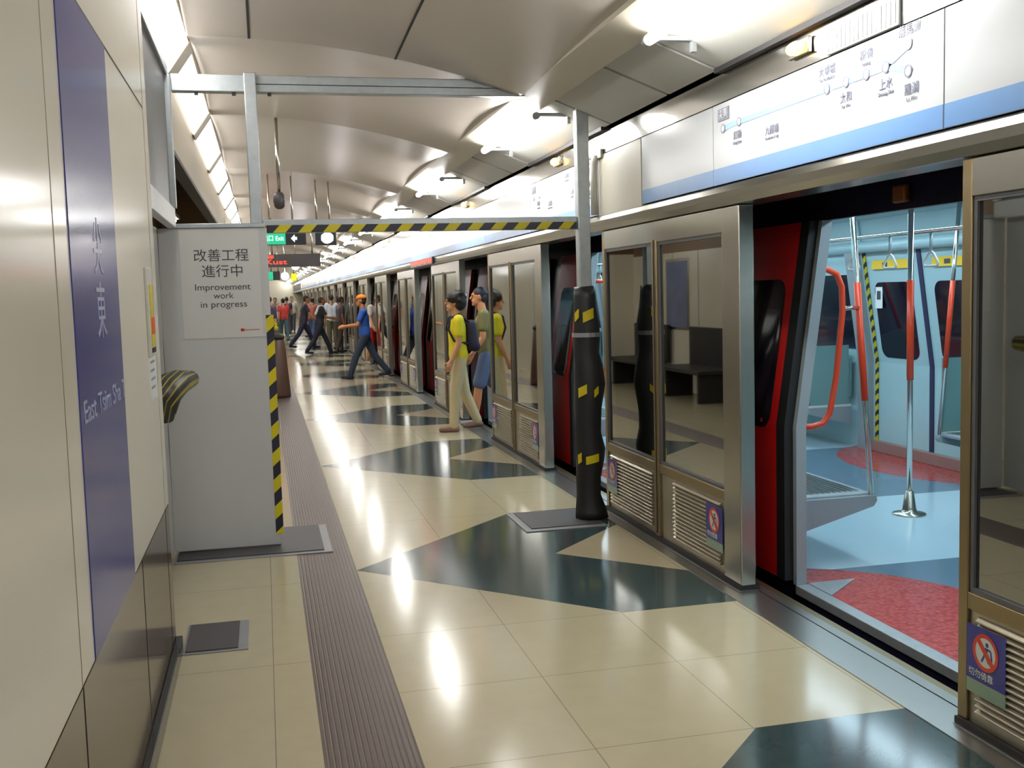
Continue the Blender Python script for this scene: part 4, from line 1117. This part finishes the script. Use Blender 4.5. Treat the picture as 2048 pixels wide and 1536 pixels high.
    if hair_style == 'curly':
        hb_ = [(hd((0, -0.03, 0.055)), (0.125 * s, 0.122 * s, 0.10 * s)), (hd((0, -0.08, 0.0)), (0.118 * s, 0.09 * s, 0.11 * s))]
        rr = random.Random(int(x * 100))
        for _ in range(26):
            a, bb = rr.uniform(0, 2*PI), rr.uniform(-0.3, 1.2)
            v = Vector((math.cos(a) * math.cos(bb) * 0.115, -0.055 + math.sin(a) * math.cos(bb) * 0.09, 0.04 + math.sin(bb) * 0.105))
            if v.y > 0.045 and v.z < 0.08: continue
            hb_.append((hd(v), (0.026 * s,) * 3))
        fuse('hair', [], hb_, 0.009, hr, P, 1)
    elif hair_style == 'bun':
        fuse('hair', [], [(hd((0, -0.02, 0.038)), (0.084 * s, 0.098 * s, 0.088 * s)), (hd((0, -0.055, -0.01)), (0.078 * s, 0.06 * s, 0.07 * s)), (hd((0, -0.125, 0.02)), (0.04 * s, 0.035 * s, 0.04 * s))], 0.009, hr, P, 1)
    else:
        fuse('hair', [], [(hd((0, -0.022, 0.036)), (0.082 * s, 0.098 * s, 0.088 * s)), (hd((0, -0.05, -0.012)), (0.078 * s, 0.06 * s, 0.07 * s))], 0.01, hr, P, 1)
    if cap:
        b = MB(); b.ball(hd((0, -0.012, 0.055)), (0.09 * s, 0.107 * s, 0.075 * s), cm('cap', cap))
        for v in b.bm.verts:
            z_ = hd((0, 0, 0.04)).z
            if v.co.z < z_: v.co.z = z_
        o = b.build('cap', P)
        b = MB(); c0 = hd((0, 0.08, 0.045)); 
        pts = [hd((0.075 * math.cos(R(a)), 0.07 + 0.085 * math.sin(R(a)), 0.048 - 0.012 * math.sin(R(a)))) for a in range(0, 181, 20)]
        lo = [p_ - Vector((0, 0, 0.006)) for p_ in pts]
        va = [b.bm.verts.new(p_) for p_ in pts]; vb = [b.bm.verts.new(p_) for p_ in lo]
        b.bm.faces.new(va); b.bm.faces.new(vb[::-1])
        for i in range(len(va)): b.bm.faces.new([va[i], vb[i], vb[(i+1) % len(va)], va[(i+1) % len(va)]])
        b.mi(cm('cap', cap)); b.build('brim', o)
    def lst(v): return T(v)
    if bag:
        bmt = cm('bag', bag_rgb)
        if bag == 'backpack':
            c0 = up(1.22, -0.185)
            o = fuse('backpack', [(T(up(1.08, -0.18, -0.07)), T(up(1.33, -0.175, -0.06)), 0.075 * s, 0.06 * s), (T(up(1.08, -0.18, 0.07)), T(up(1.33, -0.175, 0.06)), 0.075 * s, 0.06 * s), (T(up(1.08, -0.19)), T(up(1.33, -0.185)), 0.085 * s, 0.065 * s), (T(up(1.06, -0.21, -0.04)), T(up(1.06, -0.21, 0.04)), 0.07 * s, 0.07 * s)], [], 0.012, bmt, P, 2)
            for sd in (-1, 1):
                b = MB(); b.tube([T(up(1.35, -0.16, sd * 0.08)), T(up(1.475, -0.03, sd * 0.10)), T(up(1.42, 0.085, sd * 0.105)), T(up(1.28, 0.118, sd * 0.115)), T(up(1.14, 0.06, sd * 0.155)), T(up(1.10, -0.12, sd * 0.12))], 0.014 * s, bmt, 8); b.build('shoulder_strap', o)
        elif bag == 'shoulder':
            o = fuse('shoulder_bag', [(T(up(0.95, 0.05, 0.20)), T(up(0.95, -0.12, 0.20)), 0.06 * s, 0.06 * s), (T(up(1.05, 0.04, 0.195)), T(up(1.05, -0.11, 0.195)), 0.045 * s, 0.045 * s)], [], 0.012, bmt, P, 2)
            b = MB(); b.tube([T(up(1.08, 0.03, 0.195)), T(up(1.30, 0.115, 0.02)), T(up(1.455, 0.06, -0.09)), T(up(1.40, -0.10, -0.06)), T(up(1.20, -0.12, 0.09)), T(up(1.08, -0.10, 0.195))], 0.010 * s, bmt, 8); b.build('bag_strap', o)
        elif bag == 'towel':
            fuse('white_towel', [(T(up(1.46, 0.03, 0.09)), T(up(1.46, -0.08, 0.09)), 0.035 * s, 0.035 * s), (T(up(1.46, -0.08, 0.09)), T(up(1.24, -0.15, 0.09)), 0.035 * s, 0.04 * s), (T(up(1.46, 0.04, 0.09)), T(up(1.30, 0.12, 0.09)), 0.035 * s, 0.035 * s)], [], 0.012, bmt, P, 2)
        elif bag == 'front':
            fuse('front_bag', [(T(up(1.06, 0.17, -0.05)), T(up(1.06, 0.17, 0.05)), 0.07 * s, 0.07 * s), (T(up(1.22, 0.15, -0.05)), T(up(1.22, 0.15, 0.05)), 0.06 * s, 0.06 * s)], [], 0.012, bmt, P, 2)
    return P

person('person in a yellow T-shirt and beige trousers stepping out of the train, dark backpack', 2.19, 12.06, 86, 1.585, legs=((9, 5), (-10, 12)), arms=((2, 5, 22), (-10, 6, 26)), lean=2, shirt=(222, 206, 26), lower_rgb=(204, 188, 146), skin=(206, 150, 108), hair_style='curly', shoe=(140, 104, 92), bag='backpack', bag_rgb=(30, 26, 50), vox=0.0065)
person('person in an olive top and knee-length denim shorts leaving the train behind the yellow T-shirt', 2.62, 12.5, 80, 1.66, legs=((16, 8), (-12, 34)), arms=((4, 8, 30), (-34, 20, 20)), lean=5, shirt=(120, 112, 66), lower='shorts', lower_rgb=(92, 108, 140), skin=(208, 142, 96), hair_style='bun', hair=(34, 26, 40), shoe=(150, 150, 156), bag='front', bag_rgb=(150, 96, 128), vox=0.0065, z0=0.0)
person('person in a bright blue T-shirt, jeans and orange cap striding left', 1.90, 20.6, 82, 1.66, legs=((26, 8), (-24, 14)), arms=((24, 8, 62), (18, 10, 66)), lean=3, shirt=(44, 88, 176), lower_rgb=(44, 56, 80), skin=(196, 128, 84), cap=(236, 134, 24), shoe=(34, 32, 56), vox=0.009)
person('person in a white top and bright red shorts bending toward the train door', 2.44, 23.75, -160, 1.66, legs=((10, 10), (-14, 20)), arms=((26, 6, 20), (20, 8, 24)), lean=13, shirt=(206, 198, 190), lower='shorts', lower_rgb=(178, 22, 14), skin=(188, 132, 96), hair=(30, 22, 34), shoe=(150, 150, 144), vox=0.009)
person('person in black with a white towel on the shoulder striding right', 1.52, 30.2, -80, 1.66, legs=((26, 6), (-24, 12)), arms=((28, 6, 50), (24, 6, 60)), lean=6, shirt=(24, 26, 34), lower_rgb=(18, 18, 38), skin=(150, 96, 66), bag='towel', bag_rgb=(206, 212, 220), shoe=(30, 28, 36), vox=0.010)
person('person in navy clothes striding right behind the one with the white towel', 1.22, 34.0, -84, 1.72, legs=((26, 6), (-26, 12)), arms=((-22, 10, 14), (24, 8, 22)), lean=8, shirt=(34, 34, 52), lower_rgb=(28, 30, 64), skin=(160, 110, 80), shoe=(28, 26, 46), vox=0.011)
person('person in pale trousers and purple top beside the striped board edge', 0.06, 25.5, 10, 1.62, legs=((8, 4), (-8, 10)), arms=((12, 6, 20), (-12, 6, 20)), shirt=(52, 40, 78), lower_rgb=(206, 188, 172), skin=(180, 130, 100), shoe=(200, 190, 180), vox=0.011, bag='shoulder', bag_rgb=(190, 176, 30))
person('person in a white shirt standing at a far screen post', 2.05, 33.0, 20, 1.66, legs=((3, 2), (-3, 4)), arms=((6, 4, 8), (-4, 4, 10)), shirt=(200, 206, 216), lower_rgb=(86, 82, 62), skin=(170, 120, 90), vox=0.012)
person('person in a dark grey shirt beside the far white-shirted person', 2.16, 31.0, -70, 1.60, legs=((6, 4), (-8, 8)), arms=((10, 4, 20), (-4, 4, 14)), shirt=(66, 62, 66), lower_rgb=(70, 60, 52), skin=(150, 96, 70), vox=0.012)
far = [(0.72, 40.0, 10, (188, 52, 46), (60, 90, 100), 'person in a red shirt in the far crowd'), (0.45, 41.5, 170, (196, 196, 200), (70, 92, 84), 'person in a white shirt in the far crowd left of the red shirt'),
       (0.22, 37.5, 0, (116, 100, 96), (62, 52, 84), 'person in a grey-brown shirt at the left of the far crowd'), (0.02, 33.0, 180, (120, 92, 90), (50, 48, 60), 'person in a dull pink shirt half hidden by the board'),
       (1.75, 39.5, -30, (176, 96, 82), (64, 84, 120), 'person in a faded red shirt between the far walkers and the screens'), (1.95, 44.0, 60, (84, 110, 112), (40, 44, 66), 'person in a teal shirt deep in the crowd by the screens'),
       (1.0, 47.0, 0, (60, 62, 74), (50, 50, 60), 'person in dark clothes deep in the middle of the crowd'), (1.35, 52.0, 170, (190, 186, 180), (60, 60, 70), 'person in a pale shirt deep in the middle of the crowd'), (0.6, 55.0, 0, (90, 90, 110), (52, 50, 60), 'person in a blue-grey shirt farthest down the platform')]
for i, (x_, y_, h_, c1, c2, lab) in enumerate(far):
    person(lab, x_, y_, h_, 1.60 + 0.03 * (i % 4), legs=((14, 6), (-14, 12)), shirt=c1, lower_rgb=c2, skin=(176, 128, 100), vox=0.014)
